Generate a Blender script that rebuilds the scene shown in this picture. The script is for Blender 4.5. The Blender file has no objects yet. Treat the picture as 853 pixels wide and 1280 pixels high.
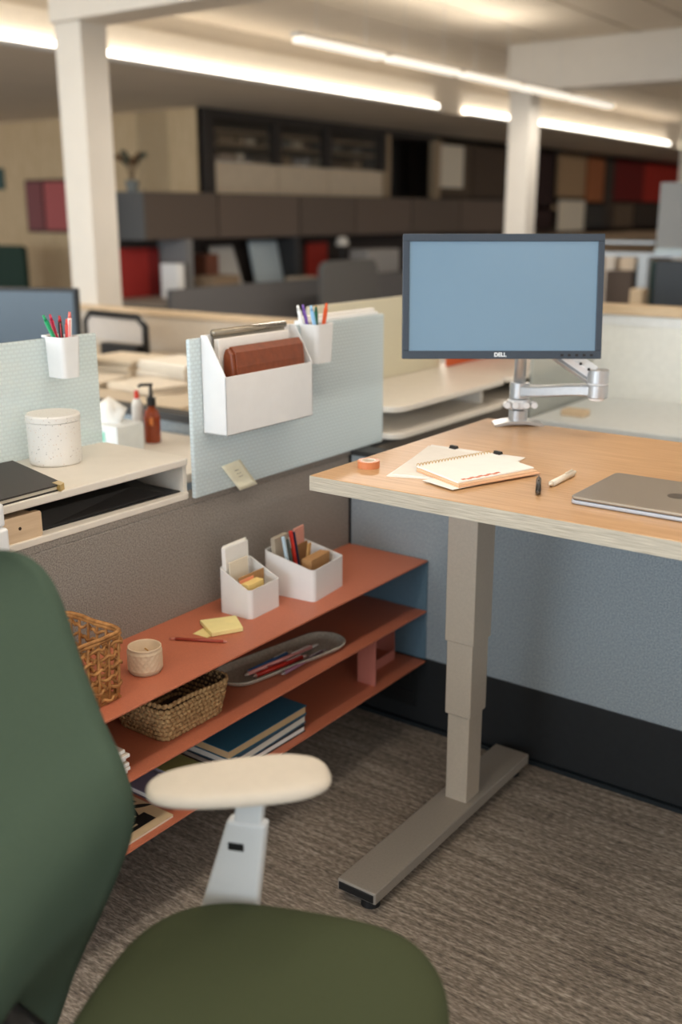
import bpy, bmesh, math, random
from mathutils import Vector, Matrix
random.seed(7)
R = math.radians
# ------------------------------------------------------------------ camera
sc = bpy.context.scene
COL = sc.collection
FPX, CX, CY = 1286.84, 426.5, 640.0
YAW, PITCH = R(35.90), R(16.06)
CAM = Vector((1.659, -2.339, 1.44))
cd = bpy.data.cameras.new('camera'); cam = bpy.data.objects.new('camera', cd); COL.objects.link(cam)
cam.location = CAM; cam.rotation_euler = (R(90) - PITCH, 0, YAW)
cd.sensor_fit = 'HORIZONTAL'; cd.sensor_width = 36; cd.lens = FPX * 36 / 853
cd.dof.use_dof = True; cd.dof.focus_distance = 2.05; cd.dof.aperture_fstop = 2.8
cd.clip_start = 0.05; cd.clip_end = 100
sc.camera = cam
_f = Vector((-math.sin(YAW) * math.cos(PITCH), math.cos(YAW) * math.cos(PITCH), -math.sin(PITCH)))
_r = Vector((math.cos(YAW), math.sin(YAW), 0)); _u = _r.cross(_f)
def ray(px, py): return _f + _r * ((px - CX) / FPX) - _u * ((py - CY) / FPX)
def AX(px, py, X): d = ray(px, py); return CAM + d * ((X - CAM.x) / d.x)
def AY(px, py, Y): d = ray(px, py); return CAM + d * ((Y - CAM.y) / d.y)
def AZ(px, py, Z): d = ray(px, py); return CAM + d * ((Z - CAM.z) / d.z)
# ------------------------------------------------------------------ world, light, exposure
w = bpy.data.worlds.new('world'); sc.world = w; w.use_nodes = True
w.node_tree.nodes['Background'].inputs[0].default_value = (0.93, 0.92, 0.90, 1)
w.node_tree.nodes['Background'].inputs[1].default_value = 1.22
def area(name, loc, rot, sx, sy, power, col):
    l = bpy.data.lights.new(name, 'AREA'); l.shape = 'RECTANGLE'; l.size = sx; l.size_y = sy
    l.energy = power; l.color = col
    o = bpy.data.objects.new(name, l); COL.objects.link(o); o.location = loc; o.rotation_euler = rot
    return o
# daylight through the window wall behind the photographer
area('window_daylight', (-2.5, -6.6, 1.6), (R(90), 0, 0), 10, 2.0, 400, (0.72, 0.87, 1.0))
vs = sc.view_settings
vs.view_transform = 'Standard'; vs.look = 'None'; vs.gamma = 1; vs.use_curve_mapping = False
vs.exposure = 0.06
# ------------------------------------------------------------------ materials
def lin(c):
    return tuple(((v / 255) / 12.92 if v / 255 <= .04045 else ((v / 255 + .055) / 1.055) ** 2.4) for v in c) + (1,)
MATS = {}
def nt_new(name):
    m = bpy.data.materials.new(name); m.use_nodes = True; nt = m.node_tree
    return m, nt, nt.nodes['Principled BSDF']
def N(nt, t, **kw):
    n = nt.nodes.new(t)
    for k, v in kw.items():
        if k in n.inputs: n.inputs[k].default_value = v
        else: setattr(n, k, v)
    return n
def mat(name, col, rough=.55, metal=0, var=.06, scale=40, stretch=(1, 1, 1), bump=0, col2=None, spec=.4, sheen=0, detail=3):
    if name in MATS: return MATS[name]
    m, nt, b = nt_new(name); L = nt.links
    tc = N(nt, 'ShaderNodeTexCoord'); mp = N(nt, 'ShaderNodeMapping'); mp.inputs['Scale'].default_value = stretch
    L.new(tc.outputs['Object'], mp.inputs[0])
    no = N(nt, 'ShaderNodeTexNoise', Scale=scale, Detail=detail); L.new(mp.outputs[0], no.inputs['Vector'])
    c = lin(col)
    a = col2 and lin(col2) or tuple(v * (1 - var) for v in c[:3]) + (1,)
    d = c if col2 else tuple(min(1, v * (1 + var)) for v in c[:3]) + (1,)
    rp = N(nt, 'ShaderNodeValToRGB'); rp.color_ramp.elements[0].position = .32; rp.color_ramp.elements[1].position = .68
    rp.color_ramp.elements[0].color = a; rp.color_ramp.elements[1].color = d
    L.new(no.outputs[0], rp.inputs[0]); L.new(rp.outputs[0], b.inputs['Base Color'])
    b.inputs['Roughness'].default_value = rough; b.inputs['Metallic'].default_value = metal
    b.inputs['Specular IOR Level'].default_value = spec
    if sheen: b.inputs['Sheen Weight'].default_value = sheen
    if bump:
        bp = N(nt, 'ShaderNodeBump', Strength=bump, Distance=.002); L.new(no.outputs[0], bp.inputs['Height']); L.new(bp.outputs[0], b.inputs['Normal'])
    MATS[name] = m; return m
def plain(r, g, b, rough=.5, metal=0, spec=.4):
    return mat('paint_%d_%d_%d_%d' % (r, g, b, rough * 100), (r, g, b), rough, metal, var=.03, spec=spec)
def emit(name, col, strength):
    if name in MATS: return MATS[name]
    m, nt, b = nt_new(name); b.inputs['Base Color'].default_value = lin(col)
    b.inputs['Emission Color'].default_value = lin(col); b.inputs['Emission Strength'].default_value = strength
    MATS[name] = m; return m
def fabric(name, c1, c2, scale=900, bump=.5, sheen=0, rough=.95):
    return mat(name, c1, rough, col2=c2, scale=scale, bump=bump, spec=.1, sheen=sheen, detail=2)

def carpet():
    m, nt, b = nt_new('carpet'); L = nt.links
    tc = N(nt, 'ShaderNodeTexCoord')
    def noise(sx, sy, sca, det=3):
        mp = N(nt, 'ShaderNodeMapping'); mp.inputs['Scale'].default_value = (sx, sy, 1); L.new(tc.outputs['Object'], mp.inputs[0])
        n = N(nt, 'ShaderNodeTexNoise', Scale=sca, Detail=det); L.new(mp.outputs[0], n.inputs['Vector']); return n
    n1 = noise(5, 75, 1, 4); n2 = noise(60, 170, 1, 3); n3 = noise(1.3, 2.2, 1, 2)
    m1 = N(nt, 'ShaderNodeMix', data_type='FLOAT'); m1.inputs[0].default_value = .55
    L.new(n1.outputs[0], m1.inputs[2]); L.new(n2.outputs[0], m1.inputs[3])
    m2 = N(nt, 'ShaderNodeMix', data_type='FLOAT'); m2.inputs[0].default_value = .12
    L.new(m1.outputs[0], m2.inputs[2]); L.new(n3.outputs[0], m2.inputs[3])
    rp = N(nt, 'ShaderNodeValToRGB'); e = rp.color_ramp.elements
    e[0].position = .36; e[0].color = lin((94, 86, 79)); e[1].position = .64; e[1].color = lin((180, 168, 155))
    k = e.new(.5); k.color = lin((136, 125, 113))
    L.new(m2.outputs[0], rp.inputs[0]); L.new(rp.outputs[0], b.inputs['Base Color'])
    b.inputs['Roughness'].default_value = 1; b.inputs['Specular IOR Level'].default_value = .05
    bp = N(nt, 'ShaderNodeBump', Strength=.6, Distance=.004); L.new(n2.outputs[0], bp.inputs['Height']); L.new(bp.outputs[0], b.inputs['Normal'])
    return m
def wood(name, c1, c2, grain=(2, 60, 60), rough=.45, sc_=3):
    m, nt, b = nt_new(name); L = nt.links
    tc = N(nt, 'ShaderNodeTexCoord'); mp = N(nt, 'ShaderNodeMapping'); mp.inputs['Scale'].default_value = grain
    L.new(tc.outputs['Object'], mp.inputs[0])
    n = N(nt, 'ShaderNodeTexNoise', Scale=sc_, Detail=6, Distortion=.4); L.new(mp.outputs[0], n.inputs['Vector'])
    rp = N(nt, 'ShaderNodeValToRGB'); e = rp.color_ramp.elements
    e[0].position = .33; e[0].color = lin(c2); e[1].position = .67; e[1].color = lin(c1)
    L.new(n.outputs[0], rp.inputs[0]); L.new(rp.outputs[0], b.inputs['Base Color'])
    b.inputs['Roughness'].default_value = rough; b.inputs['Specular IOR Level'].default_value = .35
    bp = N(nt, 'ShaderNodeBump', Strength=.12, Distance=.001); L.new(n.outputs[0], bp.inputs['Height']); L.new(bp.outputs[0], b.inputs['Normal'])
    return m
def frosted(name, col, clear=.12, pattern=True, swap=True):
    """frosted glass with a printed weave of small dashes"""
    m, nt, b = nt_new(name); L = nt.links; out = nt.nodes['Material Output']
    b.inputs['Base Color'].default_value = lin(col); b.inputs['Roughness'].default_value = .28; b.inputs['Specular IOR Level'].default_value = .5
    tl = N(nt, 'ShaderNodeBsdfTranslucent'); tl.inputs[0].default_value = lin(col)
    mx = N(nt, 'ShaderNodeMixShader'); mx.inputs[0].default_value = .30
    L.new(b.outputs[0], mx.inputs[1]); L.new(tl.outputs[0], mx.inputs[2])
    tr = N(nt, 'ShaderNodeBsdfTransparent'); m2 = N(nt, 'ShaderNodeMixShader'); m2.inputs[0].default_value = clear
    L.new(mx.outputs[0], m2.inputs[1]); L.new(tr.outputs[0], m2.inputs[2]); L.new(m2.outputs[0], out.inputs[0])
    if pattern:
        tc = N(nt, 'ShaderNodeTexCoord'); sx = N(nt, 'ShaderNodeSeparateXYZ'); cb = N(nt, 'ShaderNodeCombineXYZ')
        L.new(tc.outputs['Object'], sx.inputs[0]); L.new(sx.outputs[1], cb.inputs[0]); L.new(sx.outputs[2], cb.inputs[1])
        br = N(nt, 'ShaderNodeTexBrick'); br.inputs['Scale'].default_value = 1
        br.inputs['Brick Width'].default_value = .0155; br.inputs['Row Height'].default_value = .0095; br.inputs['Mortar Size'].default_value = .0022
        br.inputs['Color1'].default_value = (clear, clear, clear, 1); br.inputs['Color2'].default_value = (clear, clear, clear, 1)
        br.inputs['Mortar'].default_value = (clear + .12,) * 3 + (1,)
        L.new(cb.outputs[0], br.inputs['Vector']); L.new(br.outputs[0], m2.inputs[0])
    return m
def terrazzo():
    m, nt, b = nt_new('speckled_white'); L = nt.links
    tc = N(nt, 'ShaderNodeTexCoord'); vo = N(nt, 'ShaderNodeTexVoronoi', Scale=150); L.new(tc.outputs['Object'], vo.inputs['Vector'])
    rp = N(nt, 'ShaderNodeValToRGB'); e = rp.color_ramp.elements
    e[0].position = .12; e[0].color = (1, 1, 1, 1); e[1].position = .20; e[1].color = (0, 0, 0, 1)
    L.new(vo.outputs['Distance'], rp.inputs[0])
    rc = N(nt, 'ShaderNodeValToRGB'); f = rc.color_ramp.elements; f[0].color = lin((96, 88, 82)); f[1].color = lin((206, 180, 160))
    f[0].position = .35; f[1].position = .6
    L.new(vo.outputs['Color'], rc.inputs[0])
    mx = N(nt, 'ShaderNodeMix', data_type='RGBA'); L.new(rp.outputs[0], mx.inputs[0]); mx.inputs[6].default_value = lin((226, 221, 214)); L.new(rc.outputs[0], mx.inputs[7])
    L.new(mx.outputs[2], b.inputs['Base Color']); b.inputs['Roughness'].default_value = .5
    return m
def glass(name, col=(200, 215, 215), rough=.08, alpha=.75):
    m, nt, b = nt_new(name); L = nt.links; out = nt.nodes['Material Output']
    b.inputs['Base Color'].default_value = lin(col); b.inputs['Roughness'].default_value = rough
    tr = N(nt, 'ShaderNodeBsdfTransparent'); mx = N(nt, 'ShaderNodeMixShader'); mx.inputs[0].default_value = alpha
    L.new(b.outputs[0], mx.inputs[1]); L.new(tr.outputs[0], mx.inputs[2]); L.new(mx.outputs[0], out.inputs[0]); return m

M_CARPET = carpet()
M_CEIL = mat('ceiling_paint', (222, 210, 192), .8, var=.03, scale=3)
M_CEILGAP = plain(90, 78, 64, .9)
M_GREY = fabric('grey_panel_fabric', (162, 154, 146), (122, 115, 108), 300, .8)
M_GREYCOOL = fabric('grey_panel_fabric_cool_light', (166, 174, 178), (128, 138, 145), 260, .8)  # same fabric as the grey, with cool daylight painted into its colour
M_ENDBLUE = fabric('deep_blue_panel_fabric', (104, 130, 146), (82, 108, 124), 520, .5)
M_BLACK = mat('black_kick_plate', (34, 36, 38), .42, var=.08, scale=60)
M_DARKCAP = plain(52, 52, 52, .5)
M_WHITE = mat('white_laminate', (226, 218, 206), .42, var=.02, scale=20)
M_WHITEP = mat('white_plastic', (232, 232, 232), .38, var=.015, scale=30)
M_ORANGE = mat('terracotta_powder_coat', (186, 108, 80), .42, var=.06, scale=300, bump=.05)
M_PINK = mat('dusty_pink_powder_coat', (190, 116, 102), .5, var=.04, scale=300)
M_SCREEN = frosted('frosted_blue_glass', (226, 237, 240), .02)
M_SCREEN2 = frosted('frosted_clear_glass', (222, 232, 232), .16)
M_SCREEN3 = frosted('frosted_cream_glass', (224, 218, 196), .04, False)
M_OAK = wood('oak_desk_top', (204, 164, 122), (184, 142, 100), (2.2, 55, 55), .38)
M_OAKEDGE = wood('oak_desk_edge', (208, 198, 180), (160, 150, 134), (5, 240, 240), .6)
M_STEEL = mat('taupe_metal', (188, 176, 160), .42, .25, var=.04, scale=200)
M_STEELD = mat('taupe_metal_foot', (152, 144, 134), .5, .2, var=.05, scale=200)
M_SILVER = mat('silver_metal', (196, 198, 200), .3, .75, var=.03, scale=80)
M_GREEN = fabric('dark_green_chair_fabric', (98, 118, 103), (79, 98, 84), 1500, .35, .0)
M_GREENSEAT = fabric('olive_green_seat_fabric', (80, 87, 64), (64, 70, 50), 1500, .35, .0)
M_ARMWHITE = mat('white_arm_plastic', (226, 228, 230), .35, var=.01)
M_ARMPAD = mat('beige_soft_arm_pad', (204, 194, 180), .6, var=.02, scale=60)
M_CANE = mat('cane', (188, 134, 78), .6, col2=(138, 90, 46), scale=60, bump=.3)
M_SEA = mat('seagrass', (196, 160, 112), .8, col2=(140, 106, 68), scale=110, bump=.4)
M_CARD = mat('kraft_card', (176, 132, 86), .8, var=.05, scale=90)
M_PAPER = mat('white_paper', (240, 237, 232), .8, var=.015)
M_CREAMP = mat('cream_paper', (234, 222, 200), .8, var=.02)
M_BLK = plain(24, 24, 25, .45)
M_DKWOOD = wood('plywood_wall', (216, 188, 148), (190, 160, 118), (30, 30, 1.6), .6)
M_COLUMN = mat('column_paint', (216, 208, 196), .6, var=.02, scale=6)
M_GLASS = glass('clear_window_glass', (120, 112, 100), .05, .88)
M_STONE = mat('grey_stoneware', (190, 182, 168), .6, col2=(160, 152, 138), scale=160, bump=.1)
M_CERAMIC = mat('beige_ceramic', (214, 190, 160), .55, var=.03)

# ------------------------------------------------------------------ mesh helpers
WL = {}
class MB:
    def __init__(s): s.v = []; s.f = []
    def add(s, vs, fs):
        o = len(s.v); s.v += [tuple(v) for v in vs]; s.f += [tuple(i + o for i in f) for f in fs]; return s
    def hexa(s, c):  # bottom 4 ccw, top 4 ccw
        return s.add(c, [(3, 2, 1, 0), (4, 5, 6, 7), (0, 1, 5, 4), (1, 2, 6, 5), (2, 3, 7, 6), (3, 0, 4, 7)])
    def box(s, x0, x1, y0, y1, z0, z1):
        return s.hexa([(x0, y0, z0), (x1, y0, z0), (x1, y1, z0), (x0, y1, z0), (x0, y0, z1), (x1, y0, z1), (x1, y1, z1), (x0, y1, z1)])
    def slab(s, c, z0, z1):  # polygon prism along z
        n = len(c); vs = [(p[0], p[1], z0) for p in c] + [(p[0], p[1], z1) for p in c]
        return s.add(vs, [tuple(range(n - 1, -1, -1)), tuple(range(n, 2 * n))] + [(i, (i + 1) % n, n + (i + 1) % n, n + i) for i in range(n)])
    def extrude(s, poly, d):  # 3-d polygon along vector d
        n = len(poly); d = Vector(d); vs = [Vector(p) for p in poly] + [Vector(p) + d for p in poly]
        return s.add(vs, [tuple(range(n - 1, -1, -1)), tuple(range(n, 2 * n))] + [(i, (i + 1) % n, n + (i + 1) % n, n + i) for i in range(n)])
    def tube(s, pts, r, n=8, closed=False, flat=1.0):
        pts = [Vector(p) for p in pts]; m = len(pts)
        rs = r if isinstance(r, (list, tuple)) else [r] * m
        vs = []; prev = None
        for i, p in enumerate(pts):
            if closed: t = pts[(i + 1) % m] - pts[i - 1]
            else: t = pts[min(i + 1, m - 1)] - pts[max(i - 1, 0)]
            t.normalize()
            if prev is None:
                a = Vector((0, 0, 1)) if abs(t.z) < .9 else Vector((1, 0, 0)); u = t.cross(a).normalized()
            else: u = (prev - t * prev.dot(t)).normalized()
            prev = u; v = t.cross(u)
            for k in range(n):
                th = 2 * math.pi * k / n; vs.append(p + u * (rs[i] * math.cos(th)) + v * (rs[i] * flat * math.sin(th)))
        fs = []
        for i in range(m if closed else m - 1):
            j = (i + 1) % m
            for k in range(n):
                fs.append((i * n + k, i * n + (k + 1) % n, j * n + (k + 1) % n, j * n + k))
        if not closed: fs += [tuple(range(n - 1, -1, -1)), tuple((m - 1) * n + k for k in range(n))]
        return s.add(vs, fs)
    def cyl(s, p0, p1, r0, r1=None, n=16): return s.tube([p0, p1], [r0, r0 if r1 is None else r1], n)
    def lathe(s, prof, c=(0, 0, 0), n=32):  # prof of (r, z), closed to the axis when r = 0
        m = len(prof); vs = []; fs = []
        for r, z in prof:
            for k in range(n):
                th = 2 * math.pi * k / n; vs.append((c[0] + r * math.cos(th), c[1] + r * math.sin(th), c[2] + z))
        for i in range(m - 1):
            for k in range(n): fs.append((i * n + k, i * n + (k + 1) % n, (i + 1) * n + (k + 1) % n, (i + 1) * n + k))
        return s.add(vs, fs)
    def ellipsoid(s, c, a, b, d, axes, nu=6, nv=5):
        vs = []; fs = []
        ax, ay, az = axes
        for i in range(nv + 1):
            ph = math.pi * i / nv
            for k in range(nu):
                th = 2 * math.pi * k / nu
                vs.append(Vector(c) + ax * (a * math.cos(ph)) + ay * (b * math.sin(ph) * math.cos(th)) + az * (d * math.sin(ph) * math.sin(th)))
        for i in range(nv):
            for k in range(nu): fs.append((i * nu + k, i * nu + (k + 1) % nu, (i + 1) * nu + (k + 1) % nu, (i + 1) * nu + k))
        return s.add(vs, fs)
    def build(s, name, m, parent=None, smooth=False, bevel=0, seg=2, sub=0, weld=False):
        me = bpy.data.meshes.new(name)
        off = Vector((0, 0, 0))
        if parent is None:
            xs = [v[0] for v in s.v]; ys = [v[1] for v in s.v]; zs = [v[2] for v in s.v]
            off = Vector(((min(xs) + max(xs)) / 2, (min(ys) + max(ys)) / 2, min(zs)))
        me.from_pydata([Vector(v) - off for v in s.v], [], s.f); me.update()
        bm = bmesh.new(); bm.from_mesh(me)
        if weld: bmesh.ops.remove_doubles(bm, verts=bm.verts, dist=1e-5)
        bmesh.ops.recalc_face_normals(bm, faces=bm.faces); bm.to_mesh(me); bm.free()
        if smooth:
            for p in me.polygons: p.use_smooth = True
        me.materials.append(m)
        o = bpy.data.objects.new(name, me); COL.objects.link(o)
        if parent is None: o.location = off; WL[o] = off
        else:
            o.parent = parent; o.location = -WL[parent]; WL[o] = Vector((0, 0, 0))
        if bevel:
            b = o.modifiers.new('bevel', 'BEVEL'); b.width = bevel; b.segments = seg; b.limit_method = 'ANGLE'; b.angle_limit = R(40)
            b.harden_normals = False
        if sub:
            b = o.modifiers.new('subdivision', 'SUBSURF'); b.levels = sub; b.render_levels = sub
        return o
def rrect(x0, x1, y0, y1, r, n=5):
    out = []
    for cx, cy, a in ((x1 - r, y0 + r, -90), (x1 - r, y1 - r, 0), (x0 + r, y1 - r, 90), (x0 + r, y0 + r, 180)):
        for k in range(n + 1):
            t = R(a + 90 * k / n); out.append((cx + r * math.cos(t), cy + r * math.sin(t)))
    return out
def tag(o, label, cat, group=None):
    o['label'] = label; o['category'] = cat
    if group: o['group'] = group
    return o
def thing(name, label, cat, loc=(0, 0, 0), rz=None, group=None):
    """Empty at the thing's base. With rz given its parts are in local coordinates, else in world ones."""
    o = bpy.data.objects.new(name, None); COL.objects.link(o); o.empty_display_size = .05
    o.location = loc; WL[o] = Vector((0, 0, 0)) if rz is not None else Vector(loc)
    if rz is not None: o.rotation_euler = (0, 0, rz)
    return tag(o, label, cat, group)
def struct(o): o['kind'] = 'structure'; return o
def copy_tree(o, parent=None):
    c = o.copy(); COL.objects.link(c); c.parent = parent
    for ch in [x for x in bpy.data.objects if x.parent == o]: copy_tree(ch, c)
    return c
def BX(name, m, parent, x0, x1, y0, y1, z0, z1, bevel=0, seg=2):
    return MB().box(x0, x1, y0, y1, z0, z1).build(name, m, parent, bevel=bevel, seg=seg)
def single(name, label, cat, mb, m, group=None, **kw): return tag(mb.build(name, m, None, **kw), label, cat, group)

# ================================================================== the setting
struct(BX('floor', M_CARPET, None, -13, 7, -7, 25, -.05, 0))
ceil = struct(BX('ceiling', M_CEILGAP, None, -13, 7, -7, 25, 2.84, 2.9))
ced = [-13, -9.0, -6.0, -2.82, -2.25, -1.56, -1.07, -.5, .1, .7, 1.3, 1.9, 2.5, 3.1, 3.7, 4.3, 4.9, 5.5, 7]
for a, b in zip(ced[:-1], ced[1:]): BX('panel', M_CEIL, ceil, a + .012, b - .012, -7, 25, 2.80, 2.842, .006)
for k, (ya, yb) in enumerate(((1.62, 1.86), (5.98, 6.26), (10.4, 10.7))):
    struct(BX('trim_%d' % (k + 1), M_COLUMN, None, (-3.14, -2.64, -2.64)[k], 7, ya, yb, 2.43, 2.80, .01))
for k, y in enumerate((1.65, 6.02, 10.45)):
    x0, x1 = ((-3.14, -2.93), (-2.64, -2.44), (-2.64, -2.44))[k]
    c = MB().box(x0, x1, y, y + .19, 0, 2.432).build('column', M_COLUMN, None, bevel=.008)
    struct(c)
# far walls
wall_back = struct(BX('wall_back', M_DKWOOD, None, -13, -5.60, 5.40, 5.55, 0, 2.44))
FX = -5.6
wall_left = struct(BX('wall_left', plain(58, 48, 40, .8), None, -6.5, -6.05, 5.4, 24, 0, 2.44))
soffit = struct(BX('trim_4', M_CEIL, None, -13, -4.0, -7, 24.9, 2.44, 2.80))
struct(BX('wall_end', plain(150, 130, 105, .8), None, -13, 7, 24.6, 24.9, 0, 2.8))
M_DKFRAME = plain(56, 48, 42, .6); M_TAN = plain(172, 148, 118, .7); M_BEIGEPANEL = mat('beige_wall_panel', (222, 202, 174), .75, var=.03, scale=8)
def fac(name, m, p0, p1, dx=.06, X=FX, parent=wall_left, bevel=.006):
    """piece of the left wall between two picture corners on the plane x = X"""
    (xa, ya), (xb, yb) = p0, p1
    y0 = AX(xa, (ya + yb) / 2, X).y; y1 = AX(xb, (ya + yb) / 2, X).y
    z1 = AX(xa, ya, X).z; z0 = AX(xa, yb, X).z
    return BX(name, m, parent, X - dx, X, y0, y1, z0, z1, bevel)
# header, sill, mullions, panes and the shelves behind the panes
Y0 = 5.56; Yw = 8.55; Yend = 21
BX('header', M_DKFRAME, wall_left, -5.66, -5.60, Y0, Yend, 2.36, 2.44)
BX('corner_trim', M_DKFRAME, wall_left, -5.66, -5.58, 5.40, Y0, 0, 2.44)
bays = (Y0, 6.55, 7.45, Yw)
for i, (a, b) in enumerate(zip(bays[:-1], bays[1:])):
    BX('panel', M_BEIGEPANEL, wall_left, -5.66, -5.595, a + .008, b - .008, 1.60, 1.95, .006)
    BX('mullion', M_DKFRAME, wall_left, -5.68, -5.58, b - .05, b + .05, 1.95, 2.40)
    BX('pane', M_GLASS, wall_left, -5.632, -5.624, a, b - .05, 1.95, 2.36)
    for z in (1.955, 2.12, 2.25): BX('shelf_board', M_TAN, wall_left, -6.04, -5.70, a, b - .03, z, z + .02)
    yy = a + .05
    while yy < b - .25:
        wd = random.uniform(.12, .3)
        for z in (1.976, 2.141):
            if random.random() < .75:
                BX('storage_box', plain(*random.choice([(150, 128, 100), (190, 176, 152), (96, 80, 64), (120, 116, 108)]), .8), wall_left,
                   -5.98, -5.74, yy, yy + wd - .03, z, z + random.uniform(.06, .1))
        yy += wd
BX('mullion', M_TAN, wall_left, -5.68, -5.58, Yw + .03, Yw + .14, 0, 2.38)
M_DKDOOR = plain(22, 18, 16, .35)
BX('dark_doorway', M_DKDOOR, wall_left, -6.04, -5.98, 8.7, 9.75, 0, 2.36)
BX('mullion', M_TAN, wall_left, -5.68, -5.58, 9.75, 9.88, 0, 2.38)
M_BROWNP = plain(92, 76, 60, .75)
for p0, p1, m in (((545, 170), (590, 246), M_BROWNP), ((592, 175), (632, 246), plain(84, 68, 54, .75)), ((666, 178), (692, 290), plain(48, 24, 20, .7)),
                  ((700, 182), (733, 246), plain(176, 144, 108, .7)), ((736, 186), (756, 252), plain(172, 104, 62, .7)), ((758, 188), (768, 290), plain(74, 62, 52, .7)),
                  ((768, 193), (806, 251), plain(120, 22, 18, .6)), ((806, 195), (853, 252), plain(186, 48, 34, .6)), ((768, 254), (792, 290), plain(112, 92, 72, .7)), ((794, 254), (853, 290), plain(70, 58, 48, .7)),
                  ((668, 256), (697, 262), M_TAN), ((733, 256), (757, 290), plain(66, 62, 58, .7))):
    fac('panel', m, p0, p1)
fac('lower_wall', plain(84, 72, 62, .8), (470, 290), (853, 420))
fac('notice_sheet', M_CREAMP, (548, 180), (580, 234), .01, FX + .012)
fac('notice_sheet', M_CREAMP, (698, 250), (731, 289), .01, FX + .012)

# light fittings -------------------------------------------------------------
M_LAMP = emit('warm_lamp_tube', (255, 246, 232), 6.5)
M_LAMP2 = emit('warm_lamp_diffuser', (246, 236, 220), 1.0)
def cove(y0, y1, label, x=-4.0):
    t = thing('cove_light', label, 'light', (x + .03, (y0 + y1) / 2, 2.44), group='cove lights along the ceiling bulkhead')
    BX('fascia', plain(240, 230, 214, .7), t, x - .002, x + .015, y0, y1, 2.44, 2.68, .004)
    BX('tray', M_WHITEP, t, x + .01, x + .11, y0, y1, 2.436, 2.446)
    MB().cyl((x + .055, y0 + .03, 2.475), (x + .055, y1 - .03, 2.475), .022, n=10).build('tube', M_LAMP, t, smooth=True)
    BX('lip', M_WHITEP, t, x + .10, x + .112, y0, y1, 2.43, 2.452)
for a, b, l in ((-4, 1.4, 'long bright cove light behind the white column'), (1.42, 7.05, 'long bright cove light above the windowed wall'),
                (7.55, 13.8, 'bright cove light further down the bulkhead past the second column'), (14.4, 20, 'bright cove light at the far end of the bulkhead')):
    cove(a, b, l)
def pendant(x, y0, y1, z, label, group, power=0, up=0):
    t = thing('pendant_light', label, 'light', (x, (y0 + y1) / 2, z), group=group)
    BX('housing', M_COLUMN, t, x - .03, x + .03, y0, y1, z + .03, z + .05, .004)
    BX('diffuser', M_LAMP2, t, x - .04, x + .04, y0 + .03, y1 - .03, z, z + .032, .006)
    for y in (y0 + .2, y1 - .2): MB().cyl((x, y, z + .05), (x, y, 2.805), .0015, n=5).build('hanger', M_SILVER, t)
    if power:
        a = area('tube_light', (0, 0, 0), (0, 0, 0), .12, y1 - y0 - .1, power, (1.0, .94, .86))
        a.parent = t; a.location = (0, 0, -.01)
    if up:
        a = area('uplight', (0, 0, 0), (R(180), 0, 0), .12, y1 - y0 - .1, up, (1.0, .92, .80))
        a.parent = t; a.location = (0, 0, .07)
for i in range(5): pendant(-2.12, 2.45 + i * .91, 3.33 + i * .91, 2.35, ('first', 'second', 'third', 'fourth', 'fifth')[i] + ' slim pendant light of its row, counted from the first white column', 'row of slim pendant lights', 22 if i < 2 else 6, 3.5 if i < 3 else 0)
for i in range(3): pendant(-.6, 9.2 + i * 1.6, 10.5 + i * 1.6, 2.35, ('first', 'second', 'third', 'fourth', 'fifth')[i] + ' pendant light, counted from the second column, in the far row above the acoustic screen', 'far row of pendant lights', 18, 9)
for i in range(4): pendant(.75, -3.9 + i * 1.35, -2.65 + i * 1.35, 2.38, ('first', 'second', 'third', 'fourth', 'fifth')[i] + ' pendant light over the oak desk, counted from the window side', 'pendant lights over the workstation', 5, 7)
for i in range(3): pendant(-2.5, -3.6 + i * 1.5, -2.2 + i * 1.5, 2.38, ('first', 'second', 'third', 'fourth', 'fifth')[i] + ' pendant light over the neighbouring bay, counted from the window side', 'pendant lights over the neighbouring bay', 14, 9)
for i in range(3): pendant(3.2, -3 + i * 2.6, -1.7 + i * 2.6, 2.38, ('first', 'second', 'third', 'fourth', 'fifth')[i] + ' pendant light beyond the laptop side of the desk, counted from the window side', 'pendant lights beyond the desk', 10, 8)

# ================================================================== cubicle partitions
t = thing('cubicle_partition', 'grey fabric cubicle partition behind the terracotta shelves', 'partition', (-.03, -.5, 0))
BX('fabric_panel', M_GREY, t, -.06, 0, -2.5, -.006, .215, .785, .004)
BX('kick_plate', M_BLACK, t, -.055, -.004, -2.5, -.006, 0, .213)
BX('top_cap', M_GREY, t, -.06, 0, -2.5, .06, .785, .799)
BX('corner_post', M_BLK, t, -.055, -.003, -.006, .068, 0, .786)
t = thing('cubicle_partition', 'grey fabric cubicle partition under the oak desk, cool daylight tinted in', 'partition', (1.6, .035, 0))
BX('fabric_panel', M_GREYCOOL, t, .0, 3.3, 0, .068, .222, .785, .004)
BX('kick_plate', M_BLACK, t, 0, 3.3, .006, .062, .014, .220, .002)
BX('floor_strip', plain(30, 36, 40, .4), t, 0, 3.3, -.004, .06, 0, .012)
BX('top_cap', M_DARKCAP, t, 0, 3.3, 0, .068, .785, .799)
pl = BX('outlet_plate', plain(26, 28, 29, .4), t, .10, .235, .002, .008, .06, .195, .002)
BX('socket', M_BLK, pl, .13, .225, -.001, .004, .075, .11, .003)
BX('socket', M_BLK, pl, .17, .215, -.001, .004, .14, .175, .003)
t = thing('cubicle_partition', 'grey cubicle partition under the white shelves beyond the screen', 'partition', (-.03, .8, 0))
BX('fabric_panel', fabric('taupe_panel_fabric', (132, 124, 114), (106, 98, 90), 520, .5), t, -.06, 0, .07, 1.58, .215, .785)
BX('kick_plate', M_BLACK, t, -.055, -.004, .07, 1.58, 0, .213)
BX('top_cap', M_DARKCAP, t, -.06, 0, .062, 1.58, .785, .799)
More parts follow.
